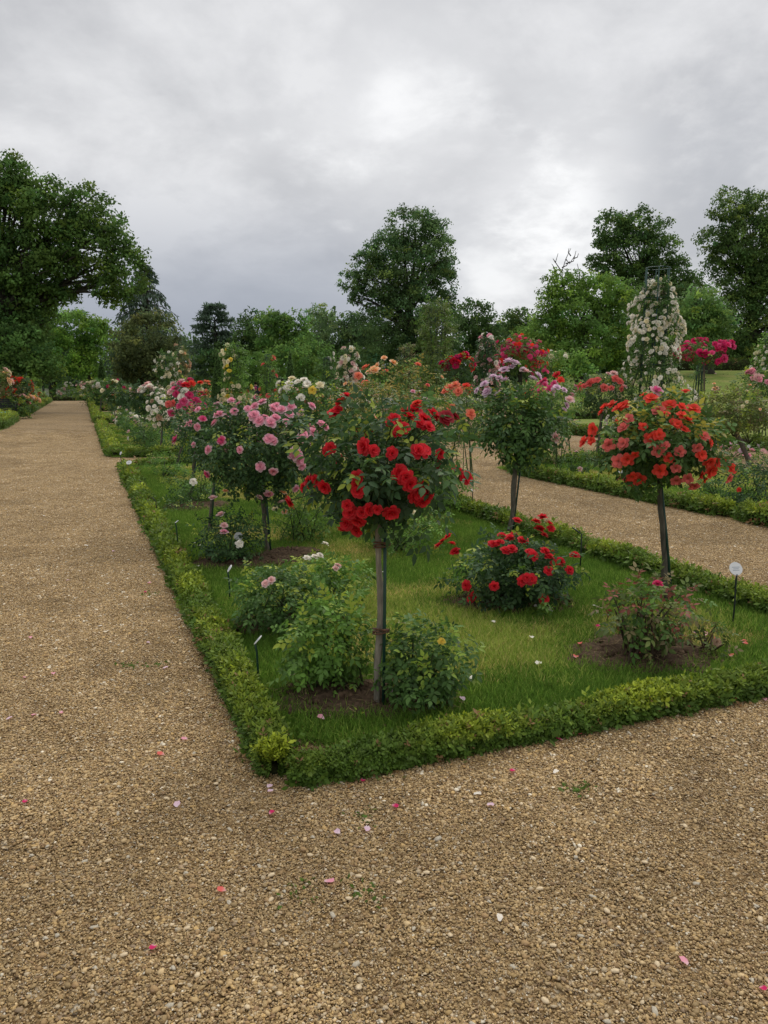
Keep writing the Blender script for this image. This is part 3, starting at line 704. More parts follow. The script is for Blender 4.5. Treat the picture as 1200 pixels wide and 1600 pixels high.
def standard(label, px, D, cpx, cpy, rx, ry, flowers=(), colours=('red',), kind='double', fsize=.05, nleaf=None, lsize=None, cols=DARK, stem_r=.016, seed=1, nback=8, extra=0, stake=True, ties=(), fresh=.08, depth=1., group=None, base_py=None, taghi=None, freshcol=(.16, .20, .03), nblos=0, shell=.45, amp=.24, up=-.2, trail=0, stakecol=(.012, .05, .035), name='standard_rose', cluster=1, bark=(.13, .115, .09)):
    """rose on a bare stem; px: column of the stem foot, D: distance, crown centre and half-sizes in photo pixels at that distance"""
    rng = np.random.default_rng(seed)
    g = G(px, base_py) if base_py else at(px, 700, D)[:2]
    D = g[1]; base = np.array([g[0], g[1], LAWNZ if D < 34 else float(terrain(*g))])
    t = thing(name, label, 'rose', base, group)
    C = at(cpx, cpy, D) - base; Rd = np.array([rx, 0, ry], float) * D / 1200; Rd[1] = Rd[0] * depth
    top = C + np.array([0, 0, -Rd[2] * .75])
    lean = (top[0], top[1])
    e = stem_parts(t, rng, max(.25, top[2]), stem_r, lean, stake, ties, 0, bark, tag_at=taghi, stakecol=stakecol, so=(.034, -.012) if stem_r > .012 else (.02, -.012))
    e = np.array([top[0], top[1], top[2]]); lf0 = lump(rng, 7, amp, 2.6); lf = lambda d: .92 * lf0(d)
    mb = MB(); canes(mb, rng, e, C, Rd, 18 if D < 9 else 9, .006 if D < 9 else .008); mb.build('canes', M_CANE, t)
    vol = (Rd[0] * Rd[1] * Rd[2]) ** (2 / 3)
    n = nleaf or int(np.clip(5200 * vol * min(1, (7 / D) ** .8) * 1.0, 120, 1500)); ls = lsize or (.105 if D < 9 else .105 * (D / 9) ** .55)
    mb = MB(); leaf_cloud(mb, rng, C, Rd, n, ls, cols, FOL(D), shell, lf, fresh, freshcol)
    # shoots poking out of the outline
    m = int(n * .12); d = unit(rng.normal(size=(9, 3)) + (0, 0, .3))
    for k in range(len(d)):
        c2 = C + d[k] * Rd * rng.uniform(.85, 1.02); leaf_cloud(mb, rng, c2, Rd * rng.uniform(.14, .26), max(4, m // 9), ls * .85, LIGHT if rng.uniform() < .35 else cols, FOL(D), .2, None, fresh * 2, freshcol)
    mb.build('foliage', M_LEAF, t, True, 'stuff')
    smb = MB()
    for f in flowers:
        x, y = f[0], f[1]; c = f[2] if len(f) > 2 else colours[0]; s = f[3] if len(f) > 3 else 1.
        p, nn = hit(C, Rd * 1.07, base, x, y, D)
        tube(smb, bez(C + (p - C) * .55, C + (p - C) * .8 + (0, 0, -.01), p, 4), .0028 if D < 9 else .005, 3, (.05, .075, .022), False)
        for _ in range(cluster): add_flower(t, p + rng.normal(0, .006 if cluster == 1 else .018, 3), nn * .8 + rng.normal(0, .28, 3) + np.array([0, -.25, .2]), fsize * s * rng.uniform(.72, 1.22), c, kind, rng)
    if flowers: smb.build('flower_stalks', M_CANE, t, True, 'stuff')
    if extra: rand_flowers(t, rng, C, Rd, extra, fsize, colours, kind, lf, up)
    if flowers and nback: rand_flowers(t, rng, C, Rd, nback, fsize, colours, kind, lf, up, True)
    if nblos: blossoms(t, rng, C, Rd, nblos, fsize, colours, lf, up)
    return t

def bush(label, base_px, base_py, cpx, cpy, rx, ry, flowers=(), colours=('red',), kind='double', fsize=.05, cols=LIGHT, seed=1, nleaf=None, lsize=None, fresh=.1, freshcol=(.18, .22, .03), extra=0, nback=0, nblos=0, group=None, D=None, depth=1., shell=.35, up=-.2, nc=16, cane=(.05, .075, .025), name='rose_bush', amp=.24, parts=True, z=None, rmul=1.):
    rng = np.random.default_rng(seed)
    g = G(base_px, base_py) if D is None else at(base_px, 700, D)[:2]
    D = g[1]; base = np.array([g[0], g[1], (LAWNZ if D < 34 else float(terrain(*g))) if z is None else z])
    t = thing(name, label, 'rose', base, group)
    C = at(cpx, cpy, D) - base; Rd = np.array([rx, 0, ry], float) * D / 1200 * rmul; Rd[1] = Rd[0] * depth
    lf = lump(rng, 7, amp, 2.6)
    mb = MB(); canes(mb, rng, np.array([0, 0, 0.]), C, Rd, nc if D < 12 else 6, .006 if D < 12 else .01, cane, Rd[0] * .25); mb.build('canes', M_CANE, t)
    vol = (Rd[0] * Rd[1] * Rd[2]) ** (2 / 3)
    n = nleaf or int(np.clip(5200 * vol * min(1, (7 / D) ** .85), 90, 1700)); ls = lsize or (.10 if D < 9 else .10 * (D / 9) ** .6)
    mb = MB(); leaf_cloud(mb, rng, C, Rd, n, ls, cols, FOL(D), shell, lf, fresh, freshcol)
    d = unit(rng.normal(size=(8, 3)) + (0, 0, .6)); m = int(n * .14)
    for k in range(8):
        leaf_cloud(mb, rng, C + d[k] * Rd * rng.uniform(.95, 1.15), Rd * rng.uniform(.15, .28), max(4, m // 8), ls * .85, LIGHT if rng.uniform() < .4 else cols, FOL(D), .2, None, fresh * 2, freshcol)
    mb.build('foliage', M_LEAF, t, True, 'stuff')
    for f in flowers:
        x, y = f[0], f[1]; c = f[2] if len(f) > 2 else colours[0]; s = f[3] if len(f) > 3 else 1.
        p, nn = hit(C, Rd * 1.08, base, x, y, D)
        add_flower(t, p, nn * .8 + rng.normal(0, .28, 3) + np.array([0, -.2, .3]), fsize * s * rng.uniform(.9, 1.12), c, kind, rng)
    if extra: rand_flowers(t, rng, C, Rd, extra, fsize, colours, kind, lf, up)
    if nback: rand_flowers(t, rng, C, Rd, nback, fsize, colours, kind, lf, up, True)
    if nblos: blossoms(t, rng, C, Rd, nblos, fsize, colours, lf, up)
    return t

# --- hero standards of the near bed
RED = [(533, 628), (525, 646), (541, 622), (528, 637), (618, 655), (630, 668), (640, 655), (622, 672), (648, 643), (662, 655), (667, 668), (655, 660), (612, 664), (648, 632, 'coral'), (636, 640), (682, 655), (693, 660), (678, 648), (697, 652, 'darkred'),
       (556, 745), (553, 757), (560, 766), (510, 702), (516, 698), (456, 781, 'red', 1.3), (484, 756), (475, 764), (491, 750), (509, 759), (655, 706), (662, 700), (622, 737), (635, 748), (630, 732), (618, 745), (641, 757), (664, 760), (655, 772), (668, 768), (659, 783), (648, 779),
       (540, 815), (549, 822), (560, 812), (553, 830), (568, 803), (536, 826), (544, 803), (591, 794), (612, 802), (571, 795), (543, 792), (719, 739), (728, 748), (690, 712), (570, 697), (585, 705), (612, 708)]
standard('standard rose with crimson clusters on a grey stem tied to a green stake', 588, 0, 592, 732, 112, 90, RED, ('red', 'red', 'darkred'), 'ruffle', .064, 680, .11, DARK, .0165, 101, 8, cluster=1, bark=(.24, .215, .17), ties=(.40, .83), base_py=1115, fresh=.10, amp=.46, shell=.30)
PINK = [(415, 652), (405, 657), (425, 640), (430, 634), (440, 640), (455, 638), (452, 648), (420, 687), (428, 690), (475, 678), (470, 684), (503, 664), (508, 668), (462, 706), (468, 718), (458, 712), (472, 728), (427, 736), (408, 728), (374, 705), (361, 626), (386, 642), (366, 642), (341, 649),
        (410, 630), (400, 634), (462, 763), (421, 770), (486, 634), (489, 675), (485, 690), (395, 650), (420, 662), (432, 655), (372, 632), (446, 660), (325, 703), (323, 740, 'hotpink'), (311, 640), (335, 660), (348, 690, 'hotpink')]
standard('broad standard rose covered in ruffled pink flowers, on a dark stem with white tag', 418, 0, 408, 704, 98, 72, PINK, ('pink', 'pink', 'hotpink'), 'ruffle', .092, 1500, .12, DARK, .022, 102, 12, base_py=868, taghi=(-.045, -.035, .62), fresh=.10)
LIL = [(795, 566), (806, 568), (789, 577), (817, 579), (800, 575), (780, 592), (771, 588), (788, 596), (745, 611), (763, 614), (833, 594), (840, 588), (884, 633), (880, 641), (890, 625, 'palepink'), (868, 684, 'palepink'), (822, 582, 'palepink'), (758, 600), (870, 606), (880, 610), (862, 612)]
standard('tall standard rose with pale lilac flowers above dense dark leaves', 795, 0, 812, 664, 62, 62, LIL, ('lilac', 'lilac', 'palepink'), 'double', .105, 900, .15, DARK[:2] + MID, .026, 103, 8, base_py=838, fresh=.10, shell=.4)
COR = [(1070, 612), (945, 637), (956, 632), (966, 640), (975, 634), (940, 645), (1008, 618), (1018, 624), (1025, 612, 'hotpink'), (1068, 638), (1066, 650), (1060, 664), (1076, 658), (1070, 672), (1055, 656), (1040, 648), (1032, 640, 'softcoral'), (985, 655, 'softcoral'), (922, 678), (914, 690), (929, 670), (926, 688), (950, 694, 'softcoral'),
       (992, 710), (1020, 684), (1029, 680), (1038, 697, 'softcoral'), (1062, 704, 'softcoral'), (1026, 703, 'softcoral'), (1032, 733), (1055, 730, 'softcoral'), (968, 720, 'softcoral'), (983, 718), (990, 742), (998, 748), (985, 752), (1095, 708), (1107, 722), (1120, 724), (1112, 735), (1094, 741), (1077, 745, 'softcoral'), (1060, 752, 'softcoral'), (1080, 762, 'softcoral'), (1100, 748),
       (1134, 722), (1142, 732), (972, 668, 'softcoral'), (973, 690, 'softcoral'), (1100, 680, 'softcoral'), (1112, 692), (1048, 632), (1085, 640), (1005, 668), (1012, 690, 'softcoral'), (1045, 715), (1090, 700, 'softcoral'), (1142, 745, 'softcoral')]
standard('standard rose smothered in open coral red flowers', 1043, 0, 1027, 690, 96, 68, COR, ('coral', 'coral', 'softcoral'), 'single', .080, 1000, .115, MID, .020, 104, 14, base_py=948, fresh=.22, freshcol=(.22, .20, .035), bark=(.10, .09, .07), shell=.35)
# --- standards along the left hedge, behind
standard('green standard rose with a lone hot pink bloom, left of the broad pink rose', 325, 0, 333, 672, 42, 48, [(304, 697, 'pink'), (310, 668, 'pink'), (352, 652, 'pink'), (318, 655, 'hotpink')], ('pink',), 'ruffle', .09, 380, .115, DARK, .016, 105, 3, base_py=836, taghi=(-.01, -.04, 1.02))
standard('slender standard rose with few pink buds between magenta and pink roses', 298, 0, 303, 676, 33, 36, [(275, 688, 'hotpink', 1.2), (288, 664, 'palepink'), (296, 662, 'pink'), (312, 690, 'pink')], ('pink',), 'double', .12, 260, .125, DARK, .02, 106, 3, base_py=778)
MAG = [(282, 600, 'hotpink'), (275, 607, 'hotpink'), (290, 602, 'red'), (300, 600, 'coral'), (312, 598, 'coral'), (276, 614, 'magenta'), (266, 612, 'palepink'), (289, 612, 'white'), (283, 620, 'white'), (296, 617, 'magenta'), (298, 632, 'hotpink'), (305, 625, 'magenta'), (288, 628, 'hotpink'), (280, 636, 'hotpink'), (292, 640, 'hotpink'), (268, 645, 'hotpink'), (306, 638, 'hotpink'), (272, 630, 'softcoral'), (310, 628, 'hotpink'), (318, 634, 'magenta'), (264, 632, 'softcoral'), (284, 597, 'palepink'), (271, 600, 'palepink')]
standard('standard rose with mixed magenta and white flowers by the left row', 272, 0, 292, 636, 40, 40, MAG, ('hotpink', 'magenta', 'white'), 'ruffle', .14, 300, .14, DARK, .02, 107, 4, base_py=748)
WHT = [(250 + 13 * math.cos(i * 2.4) * (i / 22) ** .5 * 1.5, 637 + 20 * math.sin(i * 2.4) * (i / 22) ** .5 * 1.4, 'white' if i % 6 else 'dried') for i in range(30)]
standard('standard rose with a dense ball of white flowers', 250, 0, 252, 640, 21, 27, WHT, ('white',), 'ruffle', .12, 140, .14, MID, .016, 108, 5, base_py=713)
standard('standard rose with pale blush flowers in the second bed', 223, 0, 226, 622, 28, 22, (), ('palepink', 'palepink', 'white'), 'double', .2, None, None, DARK, .02, 109, 0, base_py=692, nblos=30, up=-.1)
standard('slim green standard rose beside the blush one in the second bed', 203, 0, 202, 618, 16, 19, (), ('white', 'magenta'), 'double', .17, None, None, DARK, .02, 110, 0, base_py=672, nblos=8)
standard('standard rose with dull red and cream flowers in the second bed', 183, 0, 182, 612, 20, 18, (), ('darkred', 'cream', 'magenta'), 'double', .2, None, None, DARK, .02, 111, 0, base_py=664, nblos=22)
standard('small standard rose with white flowers at the far left of the second bed', 156, 0, 158, 606, 16, 13, (), ('white', 'cream'), 'double', .22, None, None, MID, .02, 112, 0, base_py=655, nblos=26)

# --- low bushes of the near bed
bush('leafy bright green bush without flowers left of the grey stem', 520, 1085, 512, 1000, 74, 68, (), (), cols=LIGHT, seed=201, nleaf=520, lsize=.085, fresh=.15)
bush('green bush with one yellowing shoot right of the grey stem', 655, 1108, 665, 1040, 68, 62, [(690, 1002, 'yellow', 1.), (628, 972, 'cream')], ('cream',), 'ruffle', .035, MID, 202, 440, .085, fresh=.2, freshcol=(.14, .20, .03))
bush('tangled bush with small pale pink flowers near the round label', 440, 988, 440, 935, 80, 55, [(415, 912, 'palepink'), (424, 907, 'palepink'), (492, 870, 'white'), (480, 872, 'white'), (500, 868, 'white'), (528, 884, 'palepink'), (508, 850, 'white')], ('palepink', 'white'), 'ruffle', .055, MID, 203, 620, .085)
bush('bright green bush spreading behind the leafy one', 520, 965, 508, 915, 62, 42, [(525, 888, 'palepink')], ('palepink',), 'ruffle', .05, LIGHT, 204, 420, .085, fresh=.2)
REDB = [(685, 853), (692, 846), (700, 838), (711, 862), (706, 850), (780, 848), (790, 860), (797, 840), (770, 850), (785, 838), (838, 815), (848, 808), (858, 818), (850, 836), (843, 826), (861, 826), (828, 862), (833, 868), (858, 870), (868, 880), (857, 892), (876, 878), (852, 862), (898, 868), (890, 891), (823, 904), (815, 908), (830, 905), (772, 916), (742, 930), (736, 936), (850, 936), (808, 813), (817, 844), (729, 915), (800, 858)]
bush('low rose bush with bright red clusters on the grass', 808, 948, 806, 893, 92, 56, REDB, ('red',), 'ruffle', .072, DARK, 205, 950, .10, fresh=.06, nback=8)
bush('sparse reddish rose bush with thin bare canes over fallen petals', 1005, 1040, 1015, 960, 72, 52, [(1028, 912, 'magenta')], ('magenta',), 'ruffle', .06, OLIVE + MID[:2], 206, 260, .095, fresh=.25, freshcol=(.14, .045, .03), cane=(.07, .045, .03), nc=26, shell=.3)
bush('loose rose bush with blush pink flowers beside the left hedge', 360, 885, 358, 842, 54, 42, [(345, 805, 'palepink'), (350, 832, 'pink'), (350, 822, 'palepink'), (333, 779, 'palepink'), (442, 770, 'peach'), (405, 778, 'palepink'), (374, 850, 'white'), (352, 768, 'peach'), (440, 785, 'palepink')], ('palepink',), 'double', .075, DARK, 207, 420, .09)
bush('bush of thin green shoots behind the red standard rose', 625, 868, 632, 828, 68, 42, [(588, 790, 'cream'), (645, 800, 'cream')], ('cream',), 'double', .06, LIGHT, 208, 420, .09)
bush('green bush with cream buds behind the broad pink rose', 470, 850, 475, 810, 50, 36, [(445, 800, 'peach'), (455, 785, 'peach'), (430, 795, 'cream')], ('peach',), 'double', .07, LIGHT, 209, 300, .095)
bush('small leafy bush with a single white bloom inside the left hedge', 300, 790, 300, 762, 40, 26, [(302, 753, 'white')], ('white',), 'double', .09, MID, 210, 220, .1)
bush('small green bush by the back corner of the near bed', 262, 748, 262, 724, 34, 22, [], ('white',), 'double', .09, LIGHT, 211, 180, .11)
bush('low dark green bush at the worn earth of the near bed', 268, 800, 285, 795, 34, 18, [], ('white',), 'double', .09, MID, 212, 150, .1)
bush('weedy green seedling on the bare earth below the red rose', 556, 1128, 556, 1125, 12, 10, [], (), cols=LIGHT, seed=213, nleaf=26, lsize=.045, nc=4)
bush('dry leafless rose shoot at the right end of the front hedge', 1105, 1030, 1110, 1000, 30, 28, [(1120, 1003, 'dried')], ('dried',), 'ruffle', .05, OLIVE, 214, 22, .08, nc=12, cane=(.10, .06, .035))
# --- back of the near bed
bush('big rose shrub with white flowers at the back of the near bed', 490, 0, 490, 640, 58, 50, [(465, 597, 'white'), (475, 594, 'white'), (448, 607, 'white'), (452, 600, 'white'), (440, 610, 'white'), (488, 610, 'yellow'), (470, 622, 'white'), (450, 640, 'white'), (480, 600, 'white'), (456, 592, 'cream'), (500, 602, 'cream'), (436, 600, 'white'), (470, 645, 'palepink'), (478, 606, 'white')], ('white',), 'double', .11, MID, 215, 700, .13, D=10.6, nback=4)
bush('large rose shrub with peach flowers behind the red standard rose', 610, 0, 612, 660, 96, 82, [(585, 580, 'peach', 1.3), (590, 572, 'peach'), (572, 575, 'salmon'), (577, 582, 'peach'), (600, 560, 'peach', .8), (653, 570, 'salmon', .8), (592, 652, 'peach'), (645, 612, 'pink', .6), (690, 590, 'peach', .6), (560, 588, 'salmon'), (540, 600, 'peach', .6), (668, 602, 'softcoral', .5)], ('peach', 'salmon'), 'double', .105, OLIVE[:3] + MID, 216, 1300, .11, D=9.0, fresh=.25, freshcol=(.20, .16, .04), nback=6)
bush('salmon pink rose bush between the peach shrub and the lilac rose', 722, 0, 716, 645, 40, 50, [(702, 606, 'salmon'), (711, 602, 'salmon'), (716, 612, 'salmon'), (696, 612, 'salmon'), (704, 638, 'salmon'), (735, 647, 'salmon', 1.1), (728, 604, 'coral')], ('salmon',), 'double', .15, MID, 217, 340, .13, D=12.5, nback=3)
bush('sprawling lime green bush along the right hedge behind the lilac rose', 690, 0, 690, 745, 45, 40, [], ('white',), 'double', .07, LIGHT, 218, 320, .11, D=9.3)

# --- right side
bush('rose bush with magenta and pink flowers behind the lilac rose', 872, 0, 868, 632, 34, 44, [(852, 602, 'hotpink'), (858, 608, 'hotpink'), (846, 610, 'hotpink'), (850, 596, 'magenta'), (866, 600, 'hotpink'), (845, 600, 'hotpink'), (840, 620, 'softcoral'), (870, 586, 'red'), (876, 594, 'coral'), (822, 620, 'softcoral'), (832, 617, 'softcoral')], ('hotpink',), 'double', .15, LIGHT, 219, 330, .15, D=13.5, nback=3)
standard('twin stemmed standard rose with coral pink flowers beyond the right path', 932, 17, 942, 615, 42, 30, [(906, 606, 'softcoral'), (912, 604, 'softcoral'), (926, 596, 'softcoral'), (934, 594, 'softcoral'), (944, 606, 'softcoral'), (955, 606, 'softcoral'), (962, 592, 'softcoral'), (968, 596, 'softcoral'), (975, 604, 'palepink'), (958, 584, 'palepink'), (950, 584, 'palepink'), (922, 600, 'softcoral'), (970, 608, 'softcoral')], ('softcoral',), 'double', .17, 380, .16, DARK, .028, 113, 4)
standard('tall weeping standard rose with a flat head of magenta flowers', 1102, 18.5, 1101, 552, 40, 17, (), ('magenta', 'hotpink', 'magenta'), 'double', .16, 260, .15, MID, .025, 114, 0, nblos=190, up=-.6, stake=False)
# gnarled peach rose
def gnarled():
    t = standard('old gnarled rose tree with crooked bare branches and cream peach flowers', 1172, 0, 1150, 642, 56, 34, [(1118, 608, 'peach', .9), (1172, 602, 'peach', .7), (1168, 612, 'cream', .7), (1168, 628, 'cream', .7), (1188, 640, 'peach', .6), (1115, 600, 'peach', .6), (1160, 635, 'cream', .5)], ('peach', 'cream'), 'double', .13, 900, .15, OLIVE, .05, 115, 3, base_py=727, stake=False, fresh=.25, taghi=(-.09, -.07, .36))
    D = G(1172, 727)[1]; b = np.array([*G(1172, 727), LAWNZ]); rng = np.random.default_rng(4)
    mb = MB()
    for pts, r in (([(1168, 690), (1145, 680), (1138, 668), (1125, 655), (1118, 645)], .022), ([(1150, 683), (1158, 670), (1152, 655), (1150, 640)], .014), ([(1138, 668), (1140, 655), (1148, 640)], .014), ([(1168, 690), (1160, 675), (1145, 668), (1143, 650)], .012), ([(1170, 690), (1164, 665), (1168, 650)], .012)):
        P = np.array([at(x, y, D + rng.uniform(-.15, .15)) for x, y in pts]) - b
        tube(mb, P, np.linspace(r, r * .5, len(P)), 6, (.07, .06, .045))
    mb.build('branch', M_BARK, t)
gnarled()
bush('leafy bush with a lone coral bloom at the near corner of the right bed', 1175, 802, 1178, 758, 46, 42, [(1155, 765, 'coral', .8)], ('coral',), 'double', .08, DARK, 220, 420, .11)
bush('low bed of pink flowers near the foot of the gnarled rose tree', 1150, 0, 1150, 708, 44, 14, (), ('pink', 'palepink', 'lilac'), 'double', .12, LIGHT, 221, 240, .13, D=17.0, nblos=44, up=0)
bush('small bush with a dark pink bloom by the round label', 985, 0, 985, 742, 22, 16, [(971, 750, 'magenta')], ('magenta',), 'double', .12, MID, 222, 90, .11, D=11.6)
bush('low blush rose bush in the right bed', 905, 0, 905, 722, 26, 14, [(906, 733, 'palepink'), (900, 707, 'palepink')], ('palepink',), 'double', .1, MID, 223, 120, .12, D=13.2)
bush('pale leafed low rose bush near the end of the right bed', 845, 0, 848, 702, 24, 18, [(868, 688, 'white'), (852, 690, 'peach')], ('white',), 'double', .1, OLIVE, 224, 110, .12, D=14.0)
bush('rose bush with small pink flowers in front of the climbing white column', 1180, 0, 1180, 598, 24, 20, (), ('pink', 'palepink'), 'double', .2, MID, 225, 150, .18, D=20, nblos=26)
bush('low green bush behind the pale plant label of the right bed', 1125, 0, 1105, 770, 26, 26, [], ('coral',), 'double', .1, MID, 226, 150, .11, D=10.5)

# --- pillar roses on supports
def pillar(label, px, D, top, bot, hw, colours, n, fsize, cols=MID, seed=1, taper=.6, obelisk=False, nleaf=500, lsize=.16, spill=.2, otop=None, group=None):
    rng = np.random.default_rng(seed); g = at(px, 700, D)[:2]; z0 = LAWNZ if D < 34 else float(terrain(*g)); base = np.array([g[0], g[1], z0])
    t = thing('pillar_rose', label, 'rose', base, group)
    H = at(px, top, D)[2] - z0; W = hw * D / 1200; z1 = max(.15, at(px, bot, D)[2] - z0)
    mb = MB(); hh = (at(px, otop, D)[2] - z0) if otop else H * .98; r = W * min(.36, taper * .75 + .06)
    for k in range(6):
        a = k / 6 * 6.283 + .3; tube(mb, [(r * math.cos(a), r * math.sin(a), 0), (r * math.cos(a), r * math.sin(a), hh)], .014 if otop else .01, 5, (.012, .055, .045))
    for z in np.arange(.6, hh, .7).tolist() + [hh]:
        a = np.linspace(0, 6.283, 17); tube(mb, np.stack([r * np.cos(a), r * np.sin(a), np.full(17, z)], -1), .010, 4, (.012, .055, .045), False)
    mb.build('support', M_PAINT, t)
    lf = lump(rng, 8, .2, 2.)
    def shape(q, a):
        w = W * (1 - (1 - taper) * q) * (1 - .35 * np.clip((q - .85) / .15, 0, 1))
        return w * (1 + .22 * np.sin(a * 2 + q * 11 + seed) + .18 * np.cos(a * 3 - q * 17 + seed))
    def samp(n, lo, hi):
        q = rng.uniform(0, 1, n) ** 1.15; a = rng.uniform(0, 6.283, n); rr = shape(q, a) * rng.uniform(lo, hi, n)
        return np.stack([rr * np.cos(a), rr * np.sin(a), z1 + q * (H - z1)], -1), np.stack([np.cos(a), np.sin(a), np.full(n, .15)], -1)
    mb = MB(); nleaf = int(nleaf * 1.5); P, o = samp(nleaf, .45, 1.05); nn = o * .7 + np.array([0, 0, .7]) + rng.normal(0, .4, P.shape); dd = o * .7 + rng.normal(0, .6, P.shape)
    cl = np.array(cols)[rng.integers(0, len(cols), nleaf)] * rng.uniform(.65, 1.35, (nleaf, 1)); stamp(mb, CFAR[0], CFAR[1], P, frames(nn, dd), lsize * rng.uniform(.7, 1.25, nleaf), cl); mb.build('foliage', M_LEAF, t, True, 'stuff')
    mb = MB()
    for k in range(8):
        a = k * .785; q = np.linspace(0, .95, 6); tube(mb, np.stack([shape(q, a + q) * .6 * np.cos(a + q * 2), shape(q, a + q) * .6 * np.sin(a + q * 2), q * H], -1), .01, 4, (.05, .06, .03), False)
    mb.build('canes', M_CANE, t)
    if n:
        k = max(3, n // 6); cen, _ = samp(k, .95, 1.1); P = cen[rng.integers(0, k, n)] + rng.normal(0, fsize * 1.1, (n, 3)); o = unit(P * (1, 1, 0) + (0, 0, .15)); nn = unit(o + rng.normal(0, .35, P.shape))
        # keep trusses on the surface
        a = np.arctan2(P[:, 1], P[:, 0]); q = np.clip((P[:, 2] - z1) / (H - z1), 0, 1); rr = shape(q, a) * rng.uniform(.98, 1.14, n); P[:, 0] = rr * np.cos(a); P[:, 1] = rr * np.sin(a)
        cs = np.array([FLC[c] for c in colours]); c = cs[rng.integers(0, len(cs), n)] * rng.uniform(.75, 1.1, (n, 1))
        x = unit(np.cross(nn, rng.normal(size=(n, 3)))); R = np.stack([x, np.cross(nn, x), nn], -1); cc = np.repeat(c[:, None], len(LOWF[0]), 1); cc[:, 0::4] *= .6; cc *= rng.uniform(.85, 1.15, cc.shape[:2] + (1,))
        mb = MB(); stamp(mb, LOWF[0], LOWF[1], P, R, fsize / 2 * rng.uniform(.75, 1.25, n), cc); mb.build('blossoms', M_PETAL, t, True, 'stuff')
    return t
pillar('tall climbing rose smothered in creamy white flowers on a green metal obelisk', 1012, 17, 438, 690, 58, ('white', 'white', 'white', 'cream'), 900, .105, MID, 301, .34, True, 1500, .14, otop=419)
pillar('tall green climbing rose column topped with a red bloom', 680, 28, 470, 640, 25, ('darkred', 'magenta'), 10, .24, OLIVE[:3] + LIGHT[:1], 302, .9, nleaf=900, lsize=.22)
pillar('pillar rose dotted with blush pink flowers beside the magenta arch', 758, 24, 530, 640, 20, ('palepink', 'pink', 'white'), 150, .17, DARK, 303, .65, nleaf=420, lsize=.19)
pillar('slim pillar rose with cream white flowers', 545, 26, 542, 640, 17, ('white', 'cream', 'palepink'), 110, .19, MID, 304, .75, nleaf=320, lsize=.19)
pillar('short plain green climbing rose column', 635, 32, 540, 640, 13, ('peach',), 4, .2, OLIVE, 305, .7, nleaf=330, lsize=.22)
pillar('climbing rose column with yellow flowers beside a yew cone', 371, 38, 537, 640, 19, ('yellow', 'cream', 'cream'), 70, .26, LIGHT, 306, .75, nleaf=460, lsize=.26)
pillar('climbing rose column with many small white flowers near the dark holly', 268, 42, 552, 630, 18, ('white', 'cream'), 120, .22, MID, 307, .7, nleaf=420, lsize=.27)
pillar('faded cream flowered climbing rose column in front of the dark cedar', 288, 46, 546, 630, 12, ('cream', 'dried', 'peach'), 70, .28, OLIVE, 308, .8, nleaf=220, lsize=.27)
pillar('pale flowered climbing rose column at the edge of the lawn', 1192, 22, 522, 660, 24, ('white', 'cream', 'white'), 150, .13, LIGHT, 309, .6, nleaf=420, lsize=.19)
pillar('bare trellis column thinly covered with green climbing rose', 422, 33, 552, 640, 13, ('salmon', 'softcoral'), 10, .24, LIGHT, 310, .8, nleaf=180, lsize=.22)
pillar('climbing rose column with scattered white blooms left of the cream pillar', 512, 34, 556, 640, 13, ('white',), 16, .22, MID, 311, .8, nleaf=240, lsize=.24)
pillar('empty green obelisk with a few rose shoots behind the magenta weeping rose', 1085, 26, 545, 640, 12, (), 0, .2, MID, 312, .6, nleaf=60, lsize=.2, otop=528)

def arch():
    px, D = 805, 27; g = at(px, 700, D)[:2]; rng = np.random.default_rng(71); t = thing('rose_arch', 'garden arch overgrown with magenta and coral climbing roses', 'rose', (g[0], g[1], LAWNZ))
    W = 33 * D / 1200; H = at(px, 541, D)[2] - LAWNZ; a = np.linspace(0, math.pi, 15)
    path = np.concatenate([[(-W, 0, 0), (-W, 0, (H - W) * .5)], np.stack([-W * np.cos(a), 0 * a, H - W + W * np.sin(a)], -1), [(W, 0, (H - W) * .5), (W, 0, 0)]])
    mb = MB()
    for y in (-.25, .25): tube(mb, path + (0, y, 0), .014, 5, (.012, .055, .045))
    mb.build('frame', M_PAINT, t)
    def samp(n, s):
        i = rng.uniform(1.5, len(path) - 2.2, n); p = np.stack([np.interp(i, np.arange(len(path)), path[:, k]) for k in range(3)], -1); d = unit(rng.normal(size=(n, 3))); return p + d * s * rng.uniform(.4, 1.1, (n, 1)) * (1, 1.2, 1), d
    mb = MB(); P, d = samp(620, .34); cl = np.array(LIGHT + OLIVE)[rng.integers(0, 7, 620)] * rng.uniform(.6, 1.3, (620, 1)); stamp(mb, CFAR[0], CFAR[1], P, frames(d * .5 + (0, 0, .8), d + rng.normal(0, .5, d.shape)), .19 * rng.uniform(.7, 1.2, 620), cl); mb.build('foliage', M_LEAF, t, True, 'stuff')
    n = 170; P, d = samp(n, .42); cs = np.array([FLC[c] for c in ('magenta', 'hotpink', 'coral', 'hotpink')]); x = unit(np.cross(d, rng.normal(size=(n, 3)))); mb = MB(); stamp(mb, LOWF[0], LOWF[1], P, np.stack([x, np.cross(d, x), d], -1), .10 * rng.uniform(.7, 1.2, n), cs[rng.integers(0, 4, n)] * rng.uniform(.7, 1.1, (n, 1))); mb.build('blossoms', M_PETAL, t, True, 'stuff')
arch()
standard('dark red standard rose in front of the tall green column', 717, 21, 714, 572, 25, 18, (), ('red', 'darkred', 'magenta'), 'double', .2, 230, .17, DARK, .022, 116, 0, nblos=44, stake=False)
standard('standard rose with a flat spray of whitish green leaves behind a yew cone', 862, 31, 862, 560, 24, 11, (), ('white', 'cream'), 'double', .2, 170, .24, LIGHT, .03, 117, 0, nblos=30, stake=False)
